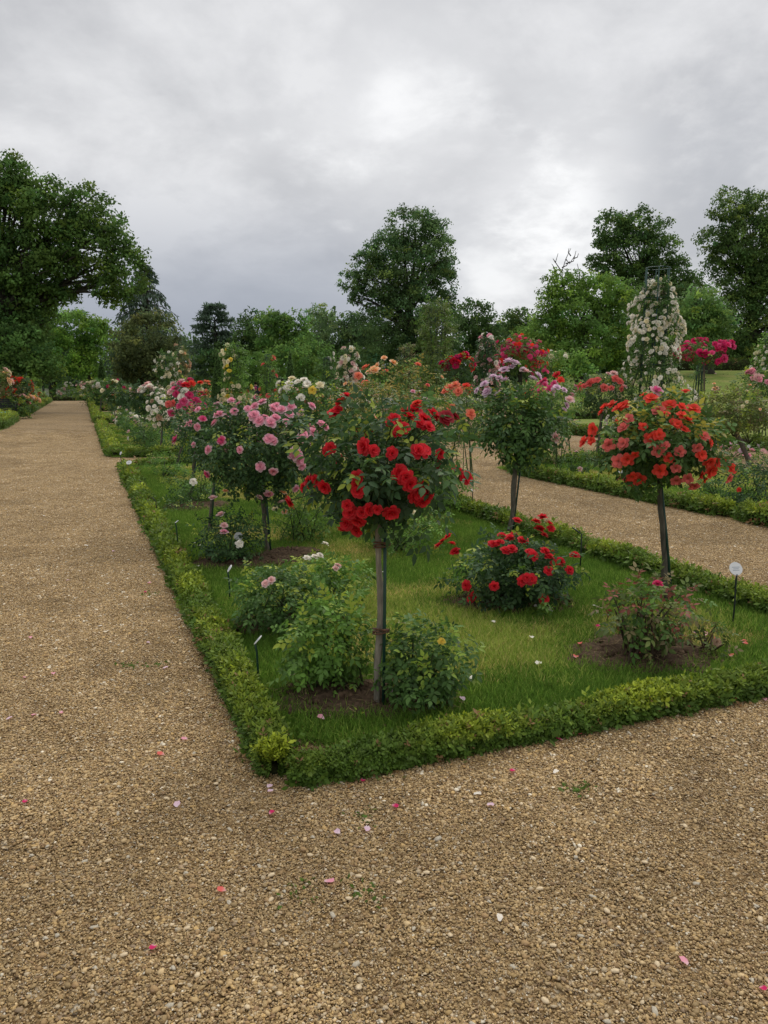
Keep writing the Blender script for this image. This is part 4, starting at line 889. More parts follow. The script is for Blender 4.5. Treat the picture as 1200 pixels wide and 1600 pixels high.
standard('red flowered standard rose left of the main path beyond the bench', 33, 37, 32, 607, 17, 19, (), ('coral', 'red', 'coral'), 'double', .19, 220, .26, DARK, .03, 118, 0, nblos=80, stake=False, up=-.7)
standard('standard rose with faded blush flowers at the far side of the bench', 6, 36.5, 4, 602, 18, 28, (), ('palepink', 'cream', 'peach'), 'double', .26, 170, .26, OLIVE, .03, 119, 0, nblos=26, stake=False, up=-.7)
bush('low blush peach rose bush behind the bench', 34, 0, 34, 632, 22, 13, (), ('peach', 'palepink'), 'double', .3, MID, 230, 150, .26, D=36.5, nblos=26)

for k, (px_, h_, cs_, lab_) in enumerate(((92, 12, ('white', 'palepink'), 'blush and white rose bush closing the path end'), (108, 16, ('white',), 'white flowered upright rose at the path end'), (126, 10, ('cream', 'yellow'), 'low yellowish rose bush at the path end'), (143, 14, ('palepink',), 'pale pink rose bush behind the end hedge'))):
    bush(lab_, px_, 0, px_, 622 - h_ * .6, 11, h_, (), cs_, fsize=.3, cols=(MID, LIGHT, LIGHT, MID)[k], seed=240 + k, D=85, nblos=18, lsize=.34, nleaf=170, nc=4)
# --- many far rose bushes
def far_roses():
    rng = np.random.default_rng(99)
    sets = [(('palepink', 'white', 'cream'), 'pale', 'rose bush with cream and blush flowers'), (('red', 'darkred'), 'red', 'rose bush with red flowers'), (('pink', 'hotpink'), 'pink', 'rose bush with pink flowers'), (('peach', 'salmon'), 'peach', 'rose bush with peach flowers'), (('white',), 'white', 'rose bush with white flowers')]
    def put(u, v, k, h, w, n, place='middle beds'):
        g = UV(u, v); D = g[1]; cols, nm, lab = sets[k]
        px = 600 + 1200 * g[0] / D
        py = 600 + 1.62 * 1200 / D
        if D < 62.5 and abs(px - 402) < 12 + w * 1200 / D: h = min(h, .75)
        bush(('tall ' if h > 1.3 else 'low ' if h < 1.0 else '') + lab + ' in the ' + place, px, 0, px, py - h * .58 * 1200 / D, w * 1200 / D, h * .5 * 1200 / D, (), cols, fsize=.10 + .0035 * D, cols=(MID, OLIVE, DARK, LIGHT)[rng.integers(0, 4)], seed=int(rng.integers(1e6)), D=D, nblos=n, lsize=.13 + .0032 * D, nleaf=150 if D < 35 else 90, group='far ' + nm + ' rose bushes, ' + ('tall ' if h > 1.3 else 'low ' if h < 1.0 else '') + place, up=.0, nc=4)
    for u0, u1 in ((35, 48), (50.5, 63.5), (67, 80)):           # along the main path
        for u in np.arange(u0 + 1, u1, 3.4):
            put(u, 1.4 + rng.uniform(-.2, .5), int(rng.integers(0, 5)), rng.uniform(.8, 1.5), .55, 16, 'far beds along the main path')
            put(u + 1.5, 3.6 + rng.uniform(-.3, .3), int(rng.integers(0, 5)), rng.uniform(.8, 1.5), .55, 16, 'far beds along the main path')
    for u0, u1, v0, v1 in ((20.5, 32.5, 8, 11), (36, 48.5, 8, 11), (52, 65.5, 8, 11), (36, 48.5, 14.8, 18.4), (52, 65.5, 14.8, 18.4)):
        for u in np.arange(u0 + .5, u1, 2.7):
            for v in (v0, v1):
                k = int(rng.choice(5, p=[.32, .2, .16, .2, .12])); put(u + rng.uniform(-.4, .4), v + rng.uniform(-.3, .3), k, rng.uniform(.85, 1.45), rng.uniform(.5, .75), 20, 'beds behind the salmon rose bush' if v0 < 10 else 'beds beside the big lawn')
    for u in np.arange(43.5, 79, 3.6):
        put(u, -4.2 + rng.uniform(-.5, .5), int(rng.choice(5)), rng.uniform(.6, 1.3), .6, 12, 'bed past the bench')
    for x in np.arange(-22, 40, 2.8):                               # long border in front of the trees
        y = 58 + rng.uniform(-2, 2); g = np.array([x, y])
        put(g @ DU, g @ DV, int(rng.choice(5, p=[.4, .15, .15, .2, .1])), rng.uniform(1.1, 1.9), 1.0, 22, 'long border before the trees')
    for u in np.arange(19.6, 32.4, 2.4):                            # second bed, low
        g = UV(u, 1.5)
        bush('low white and blush rose bush in the second bed', 0, 0, 600 + 1200 * g[0] / g[1], 600 + 1200 * (1.62 - .32) / g[1], .5 * 1200 / g[1], .28 * 1200 / g[1], (), ('white', 'palepink'), fsize=.13, cols=MID, seed=int(u * 10), D=g[1], nblos=12, lsize=.14, nleaf=190, group='low roses of the second bed', up=.1) if False else put2(g, rng)
def put2(g, rng):
    D = g[1]; px = 600 + 1200 * g[0] / D
    bush('low white and blush rose bush in the second bed', px, 0, px, 600 + 1200 * (1.62 - .34) / D, .55 * 1200 / D, .30 * 1200 / D, (), ('white', 'palepink', 'white'), fsize=.13, cols=MID, seed=int(rng.integers(1e6)), D=D, nblos=14, lsize=.15, nleaf=200, group='low roses of the second bed', up=.1)
far_roses()

# ------------------------------------------------------------------ yew cones
def cone(label, px, D, top, hw, group='clipped yew cones'):
    rng = np.random.default_rng(px); g = at(px, 700, D)[:2]; z0 = float(terrain(*g)); H = at(px, top, D)[2] - z0; W = hw * D / 1200
    t = thing('yew_cone', label, 'topiary', (g[0], g[1], z0), group)
    mb = MB(); na, nh = 20, 12; V = []
    for i in range(nh + 1):
        q = i / nh; 
        for j in range(na):
            a = j / na * 6.283; r = W * (1 - q) ** .9 * .93; V.append((r * math.cos(a), r * math.sin(a), q * H * .98))
    i = np.arange(nh)[:, None] * na; j = np.arange(na)[None]; F = np.stack([i + j, i + (j + 1) % na, i + na + (j + 1) % na, i + na + j], -1).reshape(-1, 4); mb.add(V, F, (.02, .03, .012)); mb.build('branches', M_TWIG, t)
    n = 5200; q = 1 - np.sqrt(rng.uniform(0, 1, n)); a = rng.uniform(0, 6.283, n); r = W * (1 - q) ** .9 * rng.uniform(.94, 1.03, n)
    P = np.stack([r * np.cos(a), r * np.sin(a), q * H], -1); o = np.stack([np.cos(a), np.sin(a), np.full(n, .3)], -1)
    mb = MB(); stamp(mb, LOWT[0], LOWT[1], P, frames(o + rng.normal(0, .5, o.shape), o * .3 + rng.normal(0, .6, o.shape)), .09 * rng.uniform(.7, 1.3, n), np.array([.035, .062, .020]) * rng.uniform(.65, 1.35, (n, 1))); mb.build('foliage', M_TREE, t, True, 'stuff')
LOWT = (np.array([[0, 0, 0], [-.34, .5, .06], [0, 1., -.05], [.34, .5, .06]]), np.array([[0, 3, 2, 1]]))
cone('pointed clipped yew cone beside the yellow climbing rose', 345, 44, 546, 14)
cone('pointed clipped yew cone in front of a round green shrub', 456, 42, 547, 13)
cone('clipped yew cone below the whitish spray rose', 848, 38, 556, 11)
cone('narrow dark clipped yew column beside the holly', 166, 50, 556, 12)

# ------------------------------------------------------------------ trees
def tree(label, px, D, lobes, col, seed, name='tree', trunk_top=None, leaf=.24, dens=1., trunk_r=.35, bark=(.05, .045, .035), clumpr=None, yellow=.15, lx=None, dead=False, group=None, gaps=.0, base=None):
    """lobes: (px, py, rx, ry[, depth offset in m]) in photo pixels at the tree's distance"""
    rng = np.random.default_rng(seed); g = at(px, 700, D)[:2]; z0 = float(terrain(*g)); b = np.array([g[0], g[1], z0])
    t = thing(name, label, 'tree', b, group); k = D / 1200
    Ls = [(at(l[0], l[1], D) - b + np.array([0, l[4] if len(l) > 4 else 0, 0]), np.array([l[2] * k, max(l[2], l[3]) * k * .9, l[3] * k])) for l in lobes]
    top = max(c[2] + .3 * r[2] for c, r in Ls); tt = trunk_top or top * .75
    mb = MB(); n = 10; z = np.linspace(-.2, tt, n); w = np.cumsum(rng.normal(0, tt * .010, (n, 2)), 0); w -= w[0]; rr = trunk_r * (1 - .8 * np.linspace(0, 1, n)) * (1 + .5 * np.exp(-np.linspace(0, 1, n) * 18)); P = np.concatenate([w, z[:, None]], 1)
    tube(mb, P, rr, 9, bark)
    for c, r in Ls:
        for q in range(3):
            e = c + unit(rng.normal(size=3)) * r * rng.uniform(.2, .85); zz = np.clip(min(c[2] - r[2] * .4, tt * .9) * rng.uniform(.6, .95), .5, tt); s = np.array([np.interp(zz, z, P[:, 0]), np.interp(zz, z, P[:, 1]), zz])
            m = (s + e) / 2 + np.array([0, 0, np.linalg.norm(e - s) * .12]) + rng.normal(0, .25, 3); r0 = np.interp(zz, z, rr) * .42
            tube(mb, bez(s, m, e, 7), np.linspace(r0, .03, 7), 5, bark, False)
            for _ in range(2):
                e2 = e + unit(rng.normal(size=3) + (0, 0, .3)) * r * .5; tube(mb, bez(bez(s, m, e, 7)[4], (m + e2) / 2, e2, 5), np.linspace(r0 * .35, .02, 5), 4, bark, False)
    mb.build('trunk', M_BARK, t)
    mb = MB(); pos, nor, cl, sz = [], [], [], []
    for c, r in Ls:
        area = (r[0] * r[1] * r[2]) ** (2 / 3); cr = clumpr or np.clip(.23 * area ** .5, .45, 1.3)
        nc = int(6.2 * area / cr ** 2 * (1 - gaps)) + 4; d = unit(rng.normal(size=(nc, 3)) + (0, -.12, .10)); lf = lump(rng, 7, .2, 2.4)
        q = (.42 + .58 * rng.uniform(0, 1, nc) ** .5) * lf(d); cc = c + d * r * q[:, None]
        hue = rng.normal(0, 1, (nc, 1)); tone = np.exp(rng.normal(0, .26, (nc, 1))); fr = rng.uniform(0, 1, (nc, 1)) < yellow
        ccol = np.array(col) * np.array([1.0, 1.08, .9]) * tone * (1 + hue * np.array([.10, .03, -.05])); ccol = np.where(fr, ccol * np.array([1.6, 1.4, 1.1]), ccol)
        leafs = leaf * .8; nl = int(np.clip(34 * (cr / leafs) ** 2 * .17 * dens, 16, 120)); rc = cr * rng.uniform(.6, 1.25, nc)
        dd = unit(rng.normal(size=(nc, nl, 3))); rad = rng.uniform(.25, 1, (nc, nl, 1)) ** .6
        p = cc[:, None] + dd * rad * rc[:, None, None] * np.array([1.15, 1.15, .72]); o = unit(dd * .9 + np.array([0, 0, .55]) + .35 * d[:, None] + rng.normal(0, .42, dd.shape))
        pos.append(p.reshape(-1, 3)); nor.append(o.reshape(-1, 3)); cl.append((np.repeat(ccol[:, None], nl, 1) * rng.uniform(.7, 1.3, (nc, nl, 1))).reshape(-1, 3))
    pos = np.concatenate(pos); nor = np.concatenate(nor); cl = np.concatenate(cl); n = len(pos)
    stamp(mb, LOWT[0], LOWT[1], pos, frames(nor, unit(rng.normal(size=(n, 3)) + (0, 0, -.35))), leaf * .8 * rng.uniform(.6, 1.4, n), cl); mb.build('crown', M_TREE, t, True, 'stuff')
    if dead:
        mb = MB()
        for pts in dead:
            P = np.array([at(x, y, D) for x, y in pts]) - b; tube(mb, P, np.linspace(.055, .02, len(P)), 5, (.06, .052, .045))
        mb.build('dead_branches', M_BARK, t)
    return t
OAK = (.034, .055, .017); DKG = (.026, .043, .017); MDG = (.040, .068, .020); LTG = (.062, .10, .024)
tree('leafy dark green tree in front of the oak trunk', 5, 43, [(-25, 525, 60, 42), (42, 542, 42, 38), (5, 575, 60, 26), (-80, 560, 60, 40), (60, 575, 36, 24)], (.034, .058, .019), 422, leaf=.22, trunk_r=.2)
tree('huge spreading oak leaning over the left of the path', 12, 46, [(10, 325, 62, 62), (85, 355, 62, 52), (145, 385, 62, 55), (60, 420, 85, 52), (192, 425, 36, 40), (-60, 360, 90, 110), (15, 272, 34, 30), (130, 325, 42, 28), (0, 475, 62, 46), (182, 372, 26, 26), (60, 305, 40, 28), (165, 450, 30, 25), (75, 462, 45, 18), (-90, 470, 70, 60), (10, 520, 55, 32), (55, 500, 40, 20)], OAK, 401, 'oak_tree', leaf=.24, trunk_r=.75, yellow=.12, dens=1.0)
tree('fresh green tree standing beyond the far end of the path', 150, 88, [(118, 515, 50, 32), (150, 530, 32, 34), (100, 550, 45, 35), (140, 570, 40, 25)], (.048, .08, .021), 402, leaf=.32, yellow=.3)
tree('bright yellow green young tree beyond the path end', 74, 90, [(78, 545, 22, 28), (90, 570, 28, 22)], (.10, .15, .022), 403, leaf=.3, yellow=.4, trunk_r=.15)
tree('dark tree in the shade of the oak at the left', 25, 60, [(20, 545, 50, 40), (-40, 540, 60, 50), (40, 580, 50, 25), (-10, 585, 50, 22)], DKG, 404, leaf=.28)
tree('broad dark olive holly tree beside the drooping cedar', 228, 56, [(228, 525, 46, 42), (205, 560, 35, 40), (255, 560, 32, 38), (230, 575, 50, 28)], (.040, .048, .024), 405, 'holly_tree', leaf=.25, yellow=.2)
tree('dark round tree behind the yellow climbing rose', 400, 95, [(402, 520, 32, 36), (385, 540, 28, 30), (420, 545, 30, 25), (350, 560, 40, 25)], DKG, 406, leaf=.38, trunk_r=.4)
tree('olive green tree with a leaning top behind the yew cone', 440, 90, [(428, 505, 26, 22), (455, 512, 30, 26), (440, 540, 42, 30), (472, 540, 25, 26)], MDG, 407, leaf=.36)
tree('pale grey green feathery tree on the skyline', 500, 125, [(500, 492, 20, 17), (498, 515, 24, 22), (512, 505, 14, 16)], (.07, .095, .05), 408, leaf=.4, gaps=.2, yellow=0.2)
tree('round green shrubby tree behind the yew cone', 480, 78, [(472, 555, 26, 28), (500, 560, 30, 26), (445, 565, 28, 24)], MDG, 409, leaf=.32)
tree('dark broad tree just left of the tallest tree', 560, 92, [(558, 515, 28, 24), (540, 540, 36, 30), (575, 550, 34, 36), (520, 560, 40, 25)], (.030, .046, .022), 410, leaf=.36)
tree('tallest tree with an open airy crown rising above the roses', 636, 76, [(648, 358, 38, 36), (610, 395, 40, 36), (668, 395, 38, 40), (575, 412, 26, 22), (550, 440, 22, 18), (640, 430, 58, 50), (692, 430, 24, 36), (600, 445, 40, 34), (640, 490, 62, 44), (600, 520, 44, 52), (672, 520, 48, 50), (630, 565, 70, 34), (560, 462, 16, 16), (690, 475, 22, 22), (678, 360, 22, 22)], (.036, .058, .026), 411, 'tall_tree', leaf=.27, trunk_r=.7, yellow=.10, gaps=.15)
tree('dark round tree right of the tallest tree', 742, 84, [(740, 502, 34, 34), (725, 530, 32, 32), (760, 535, 28, 32), (745, 565, 45, 25)], DKG, 412, leaf=.33)
tree('low green tree filling the gap before the rise', 808, 88, [(812, 502, 24, 22), (795, 530, 30, 28), (825, 535, 28, 30), (800, 565, 40, 25)], (.034, .052, .020), 413, leaf=.34)
tree('tall chestnut with a domed crown standing on the rise', 985, 84, [(955, 362, 32, 32), (1000, 352, 34, 28), (1028, 392, 30, 36), (975, 400, 46, 42), (1052, 430, 30, 32), (1000, 440, 50, 40), (940, 400, 24, 30), (1075, 455, 26, 30), (1020, 480, 60, 40)], (.032, .052, .018), 414, 'chestnut_tree', leaf=.30, trunk_r=.7, yellow=.15)
tree('light green spreading tree with dead bare twigs at its top', 905, 66, [(880, 448, 34, 24), (930, 452, 46, 28), (972, 475, 30, 32), (862, 480, 22, 26), (905, 490, 62, 36), (850, 525, 40, 34), (925, 540, 75, 40), (975, 540, 40, 45), (870, 565, 55, 30)], (.050, .080, .022), 415, leaf=.26, trunk_r=.5, yellow=.25,
     dead=[[(880, 450), (878, 425), (884, 405), (892, 388)], [(878, 425), (868, 410), (872, 396)], [(884, 405), (890, 412), (899, 398)], [(884, 412), (896, 408), (900, 392)], [(906, 445), (905, 425), (902, 412)], [(872, 440), (866, 418), (862, 412)], [(892, 400), (888, 394), (889, 388)], [(878, 418), (885, 415), (890, 408)], [(868, 410), (864, 404)], [(896, 404), (902, 402), (904, 396)]])
tree('soft green rounded tree before the tall right hand tree', 1100, 60, [(1098, 475, 36, 26), (1078, 500, 28, 28), (1120, 505, 30, 30), (1098, 530, 45, 26)], (.052, .082, .030), 416, leaf=.25, yellow=.15)
tree('tall tree with layered crown on the rise beside the clipped hedge', 1165, 72, [(1145, 325, 36, 26), (1185, 335, 34, 34), (1120, 372, 30, 22), (1160, 375, 46, 36), (1205, 400, 50, 60), (1130, 410, 30, 24), (1165, 440, 50, 40), (1215, 480, 60, 60), (1150, 500, 40, 50), (1180, 550, 60, 30), (1240, 400, 50, 90)], (.036, .055, .020), 417, 'layered_tree', leaf=.26, trunk_r=.7, yellow=.15, gaps=.12)
tree('dark bushy tree between the chestnut and the layered tree', 1062, 78, [(1065, 480, 34, 36), (1045, 520, 40, 40), (1090, 540, 45, 35), (1010, 540, 45, 40)], DKG, 418, leaf=.30)
tree('small young green tree on the lawn behind the twin stemmed rose', 905, 44, [(905, 562, 14, 12), (898, 576, 13, 10), (912, 574, 14, 12)], (.055, .095, .028), 419, leaf=.2, trunk_r=.06, trunk_top=1.8)
tree('round clipped looking green shrub behind the bare trellis', 405, 72, [(404, 575, 24, 24), (390, 590, 20, 16)], MDG, 420, name='round_shrub', leaf=.2, trunk_r=.1)
tree('round soft shrub behind the yew cone point', 478, 60, [(474, 566, 22, 24), (490, 580, 22, 18)], MDG, 421, name='round_shrub', leaf=.22, trunk_r=.1)

def conifer(label, px, D, top, hw, seed, flat=False):
    rng = np.random.default_rng(seed); g = at(px, 700, D)[:2]; H = at(px, top, D)[2]; W = hw * D / 1200; t = thing('cedar_tree', label, 'tree', (g[0], g[1], 0))
    mb = MB(); tube(mb, [(0, 0, -.2), (.1, 0, H * .4), (0, .1, H * .8), (.05, 0, H * (1 if not flat else .9))], [.45, .35, .15, .02], 8, (.045, .04, .035)); pos, nor, dr = [], [], []
    for z in (np.linspace(.18, .99, 26) if not flat else np.linspace(.25, 1, 11)):
        for k in range(5 if not flat else 9):
            a = rng.uniform(0, 6.283); L = W * ((1 - z) ** .7 + .07) * rng.uniform(.7, 1.15) if not flat else W * (1.05 - .62 * z ** 3) * rng.uniform(.5, 1.05)
            d = np.array([math.cos(a), math.sin(a), 0]); s = np.array([0, 0, z * H]); e = s + d * L + np.array([0, 0, (-.28 * L if not flat else .06 * L)]); m = s + d * L * .5 + np.array([0, 0, .16 * L])
            P = bez(s, m, e, 9); tube(mb, P, np.linspace(.06, .015, 9), 4, (.045, .04, .035), False)
            n = int((28 if not flat else 46) * (L / 2 + .6)); q = rng.uniform(.15, 1, n) ** .7; pp = np.stack([np.interp(q, np.linspace(0, 1, 9), P[:, i]) for i in range(3)], -1); sd = np.array([-d[1], d[0], 0])
            lat = rng.normal(0, (.16 if not flat else .38) * L * .4 + .08, n); pp = pp + sd * lat[:, None] + np.stack([np.zeros(n), np.zeros(n), -np.abs(rng.normal(0, .22 if not flat else .1, n))], -1)
            pos.append(pp); nor.append(rng.normal(0, .4, (n, 3)) + ((0, 0, 1) if flat else d * .3)); dr.append(rng.normal(0, .45, (n, 3)) + (d * .5 + np.array([0, 0, -1.0 if not flat else 0])))
    mb.build('trunk', M_BARK, t); pos = np.concatenate(pos); n = len(pos); mb = MB()
    T = (np.array([[0, 0, 0], [-.16, .5, .02], [0, 1., 0], [.16, .5, .02]]), np.array([[0, 3, 2, 1]]))
    stamp(mb, T[0], T[1], pos, frames(np.concatenate(nor), np.concatenate(dr)), (.42 if not flat else .55) * rng.uniform(.6, 1.3, n), np.array([.030, .046, .030]) * rng.uniform(.6, 1.3, (n, 1))); mb.build('crown', M_TREE, t, True, 'stuff')
conifer('drooping cedar with hanging branch tips behind the oak', 240, 66, 412, 82, 501)
conifer('drooping dark conifer half hidden behind the oak', 88, 90, 440, 40, 502)
conifer('flat topped dark cedar with layered branches on the skyline', 342, 98, 480, 46, 503, True)

# far woodland closing the horizon
def woodland():
    rng = np.random.default_rng(77); mb = MB(); pos, nor, cl = [], [], []
    for x, row in [(x, 0) for x in np.arange(-150, 175, 3.4)] + [(x, 1) for x in np.arange(-90, 110, 2.6)]:
        D = (112 if row == 0 else 103) + rng.uniform(-6, 10) * (1 if row == 0 else .4) + abs(x) * .12; z0 = float(terrain(x, D)); H = rng.uniform(8, 11.5) if row == 0 else rng.uniform(2.6, 4.2)
        tube(mb, [(x, D, z0 - .3), (x + .3, D, z0 + H * .6)], [.3, .15], 6, (.04, .035, .03)) if False else None
        n = 560 if row == 0 else 380; d = unit(rng.normal(size=(n, 3))); r = np.array([3.2, 3.0, H * .52]) if row == 0 else np.array([2.4, 1.6, H * .55]); p = np.array([x, D, z0 + H * .5]) + d * r * (rng.uniform(.5, 1, (n, 1)) ** .5) * lump(rng, 6, .22, 2.5)(d)[:, None]
        pos.append(p); nor.append(d + (0, 0, .5) + rng.normal(0, .4, d.shape)); cl.append(np.array(DKG if rng.uniform() < .6 else MDG) * np.exp(rng.normal(0, .2)) * rng.uniform(.7, 1.3, (n, 1)))
    pos = np.concatenate(pos); n = len(pos); stamp(mb, LOWT[0], LOWT[1], pos, frames(np.concatenate(nor), rng.normal(size=(n, 3))), .75 * rng.uniform(.6, 1.3, n), np.concatenate(cl)); o = mb.build('far_woodland', M_TREE, None, True, 'stuff'); tag(o, 'dark far woodland closing the view behind the park trees', 'woodland')
woodland()
def pale_wall():
    mb = MB(); g = at(110, 600, 96); box(mb, (-9, -.2, 0), (9, .2, .95), (.42, .42, .39)); box(mb, (-9.1, -.28, .953), (9.1, .28, 1.05), (.38, .36, .33)); o = mb.build('light_gap_wall', M_PLATE, None, False); o.location = (g[0], g[1], 0); tag(o, 'low pale wall standing in for the light gap between trunks at the far end of the path', 'wall')  # wall added in place of the white light gap behind the trees
pale_wall()

# ------------------------------------------------------------------ plant labels
def plabel(label, px, py, h, face=0., tilt=.7, bend=.06, plate=True, size=.05, group=None, disc=False, col=(.012, .05, .03)):
    g = G(px, py); h = (py - h) * g[1] / 1200 * 1.02; t = thing('plant_label', label, 'label', (g[0], g[1], LAWNZ), group)
    mb = MB(); c, s = math.cos(face), math.sin(face); e = np.array([bend * s, -bend * c, 0]) * (0.12 if plate else 1); tube(mb, [(0, 0, -.05), (.003, 0, h * .5), (0, 0, h - .02), tuple(e * .35 + (0, 0, h)), tuple(e + (0, 0, h + .035))], .006, 6, col); mb.build('stake', M_PAINT, t)
    if plate:
        a = np.linspace(0, 6.283, 21)[:-1]; V = np.concatenate([np.stack([size * np.cos(a), size * (.66 if not disc else 1) * np.sin(a), np.full(20, z)], -1) for z in (0, .004)])
        i = np.arange(20); i2 = (i + 1) % 20; mb = MB(); mb.add(V, [np.stack([i, i2, i2 + 20, i + 20], -1), np.array([i[::-1]]), np.array([i + 20])], (.78, .79, .79))
        o = mb.build('plate', M_PLATE, t, False); yd = np.array([-s * math.cos(tilt), c * math.cos(tilt), math.sin(tilt)]); o.location = tuple(e + yd * size * (.62 if not disc else .9) + (0, 0, h + .03)); o.rotation_euler = (tilt, 0, face)
        mb = MB()
        for k, (w, y) in enumerate(((.026, .010), (.018, -.001), (.022, -.011))): box(mb, (-w, y - .0018, .0042), (w, y + .0018, .0048), (.35, .40, .46))
        q = mb.build('print', M_PLATE, o, False)
    return t
plabel('plant label with tilted oval plate nearest the front hedge corner', 403, 1078, 1018, -1.62, .85, .07, True, .042)
plabel('plant label with upright oval plate before the tangled pale pink bush', 359, 945, 904, -1.35, 1.0, .05, True, .045)
plabel('plant label with dark tilted plate beside the left hedge', 278, 872, 826, -1.4, .6, .09, True, .03)
plabel('bare dark label stake without plate along the left hedge', 245, 812, 785, -1.4, .9, .04, False, col=(.02, .025, .02))
plabel('short bent label stake near the far part of the left hedge', 225, 775, 757, -1.4, .9, .06, False, col=(.02, .025, .02))
plabel('white oval plant label at the back corner of the near bed', 202, 745, 731, -.4, 1.0, .05, True, .06)
plabel('thin white plant label beside the gravel cross path', 190, 738, 716, -1.0, 1.2, .05, True, .05)
plabel('round white plant label standing in the blush rose bush', 374, 886, 854, .0, 1.25, .03, True, .040, disc=True)
plabel('round white plant label on a dark stake at the right hedge', 1144, 985, 908, .1, 1.1, .03, True, .045, disc=True, col=(.02, .03, .028))
plabel('bent bare label stake by the right hedge behind the red bush', 906, 895, 835, 1.3, 1., -.08, False, col=(.02, .028, .025))
plabel('straight dark label stake by the right hedge near the lilac rose', 738, 808, 775, 1.3, 1., -.05, True, .03, col=(.02, .028, .025))
plabel('round white plant label in the bed across the right path', 969, 770, 745, 0, 1.25, .02, True, .06, disc=True)

# ------------------------------------------------------------------ bench, hose, person
def bench():
    g = UV(40.0, -2.85); t = thing('bench', 'dark metal garden bench beside the main path', 'bench', (g[0], g[1], .004)); t.rotation_euler = (0, 0, math.atan2(DV[1], DV[0]))
    c = (.012, .016, .016)      # local +x towards the path, bench runs to -x, seat faces -y
    for k in range(5):
        mb = MB(); box(mb, (-1.7, -.42 + k * .095, .43), (0, -.345 + k * .095, .455), c); mb.build('seat_slat', M_PAINT, t, False)
    for k in range(5):
        mb = MB(); y = .09 + k * .03; box(mb, (-1.7, y, .52 + k * .085), (0, y + .022, .595 + k * .085), c); mb.build('back_slat', M_PAINT, t, False)
    for x in (-1.62, -.08):
        for pts in ([(x, -.36, .43), (x, -.42, .2), (x, -.50, 0)], [(x, .22, .90), (x, .08, .45), (x, .14, .2), (x, .26, 0)]):
            mb = MB(); tube(mb, pts, .024, 6, c); mb.build('leg', M_PAINT, t)
        mb = MB(); tube(mb, [(x, -.38, .43), (x, -.40, .6), (x, -.3, .66), (x, .1, .66)], .02, 6, c); mb.build('armrest', M_PAINT, t)
bench()
def hose():
    P = np.array([[*G(-60, 672), .28], [*G(0, 661), .42], [*G(12, 659), .41], [*G(25, 658.5), .36], [*G(27, 659), .05]]); b = P[0].copy(); mb = MB(); tube(mb, P - b, .028, 8, (.06, .32, .33)); o = mb.build('garden_hose', M_PAINT); o.location = tuple(b); tag(o, 'turquoise hose lying over the left box hedge', 'hose')
hose()
def person():
    D = 62; g = at(402, 700, D)[:2]; t = thing('person', 'person in a dark blue coat with a pink rucksack walking away', 'person', (g[0], g[1], 0))
    J = [(0, 0, .95), (0, 0, 1.2), (0, 0, 1.42), (0, 0, 1.52), (0, 0, 1.66), (.19, 0, 1.40), (.25, .02, 1.12), (.24, -.06, .88), (-.19, 0, 1.40), (-.26, .0, 1.12), (-.24, .08, .88), (.10, 0, .90), (.11, .10, .50), (.11, .06, .06), (.11, .20, .03), (-.10, 0, .90), (-.11, -.05, .50), (-.11, -.16, .08), (-.11, -.02, .03)]
    E = [(0, 1), (1, 2), (2, 3), (3, 4), (2, 5), (5, 6), (6, 7), (2, 8), (8, 9), (9, 10), (0, 11), (11, 12), (12, 13), (13, 14), (0, 15), (15, 16), (16, 17), (17, 18)]
    Rr = [.17, .16, .15, .06, .105, .075, .055, .04, .075, .055, .04, .10, .07, .045, .04, .10, .07, .045, .04]
    me = bpy.data.meshes.new('body'); me.from_pydata(J, E, []); me.update(); o = obj('body', me, t)
    m = o.modifiers.new('skin', 'SKIN'); sv = me.skin_vertices[0].data
    for i, r in enumerate(Rr): sv[i].radius = (r, r * .8)
    sv[0].use_root = True
    o.modifiers.new('sub', 'SUBSURF').levels = 1
    def b(nt, N, L):
        tc = N.new('ShaderNodeTexCoord'); s = N.new('ShaderNodeSeparateXYZ'); L.new(tc.outputs['Object'], s.inputs[0]); r = N.new('ShaderNodeValToRGB'); r.color_ramp.interpolation = 'CONSTANT'; mr = N.new('ShaderNodeMath'); mr.operation = 'DIVIDE'; mr.inputs[1].default_value = 2; L.new(s.outputs[2], mr.inputs[0]); L.new(mr.outputs[0], r.inputs[0])
        e = r.color_ramp.elements; e[0].position = 0; e[0].color = (.02, .02, .02, 1); e[1].position = .05; e[1].color = (.014, .017, .045, 1)
        for p, c in ((.46, (.022, .02, .06)), (.735, (.45, .27, .19))): q = e.new(p); q.color = (*c, 1)
        p = N.new('ShaderNodeBsdfPrincipled'); L.new(r.outputs[0], p.inputs['Base Color']); p.inputs['Roughness'].default_value = .9; oo = N.new('ShaderNodeOutputMaterial'); L.new(p.outputs[0], oo.inputs[0])
    me.materials.append(mat('clothes', b))
    T, F = ICO; mb = MB(); mb.add(T * (.11, .115, .125) + (0, -.015, 1.69), F, (.015, .012, .01)); mb.build('hair', M_CLOTH, t)
    mb = MB(); V = T * (.16, .11, .23) + (0, -.18, 1.24); mb.add(V, F, (.30, .05, .12)); mb.build('rucksack', M_CLOTH, t)
person()

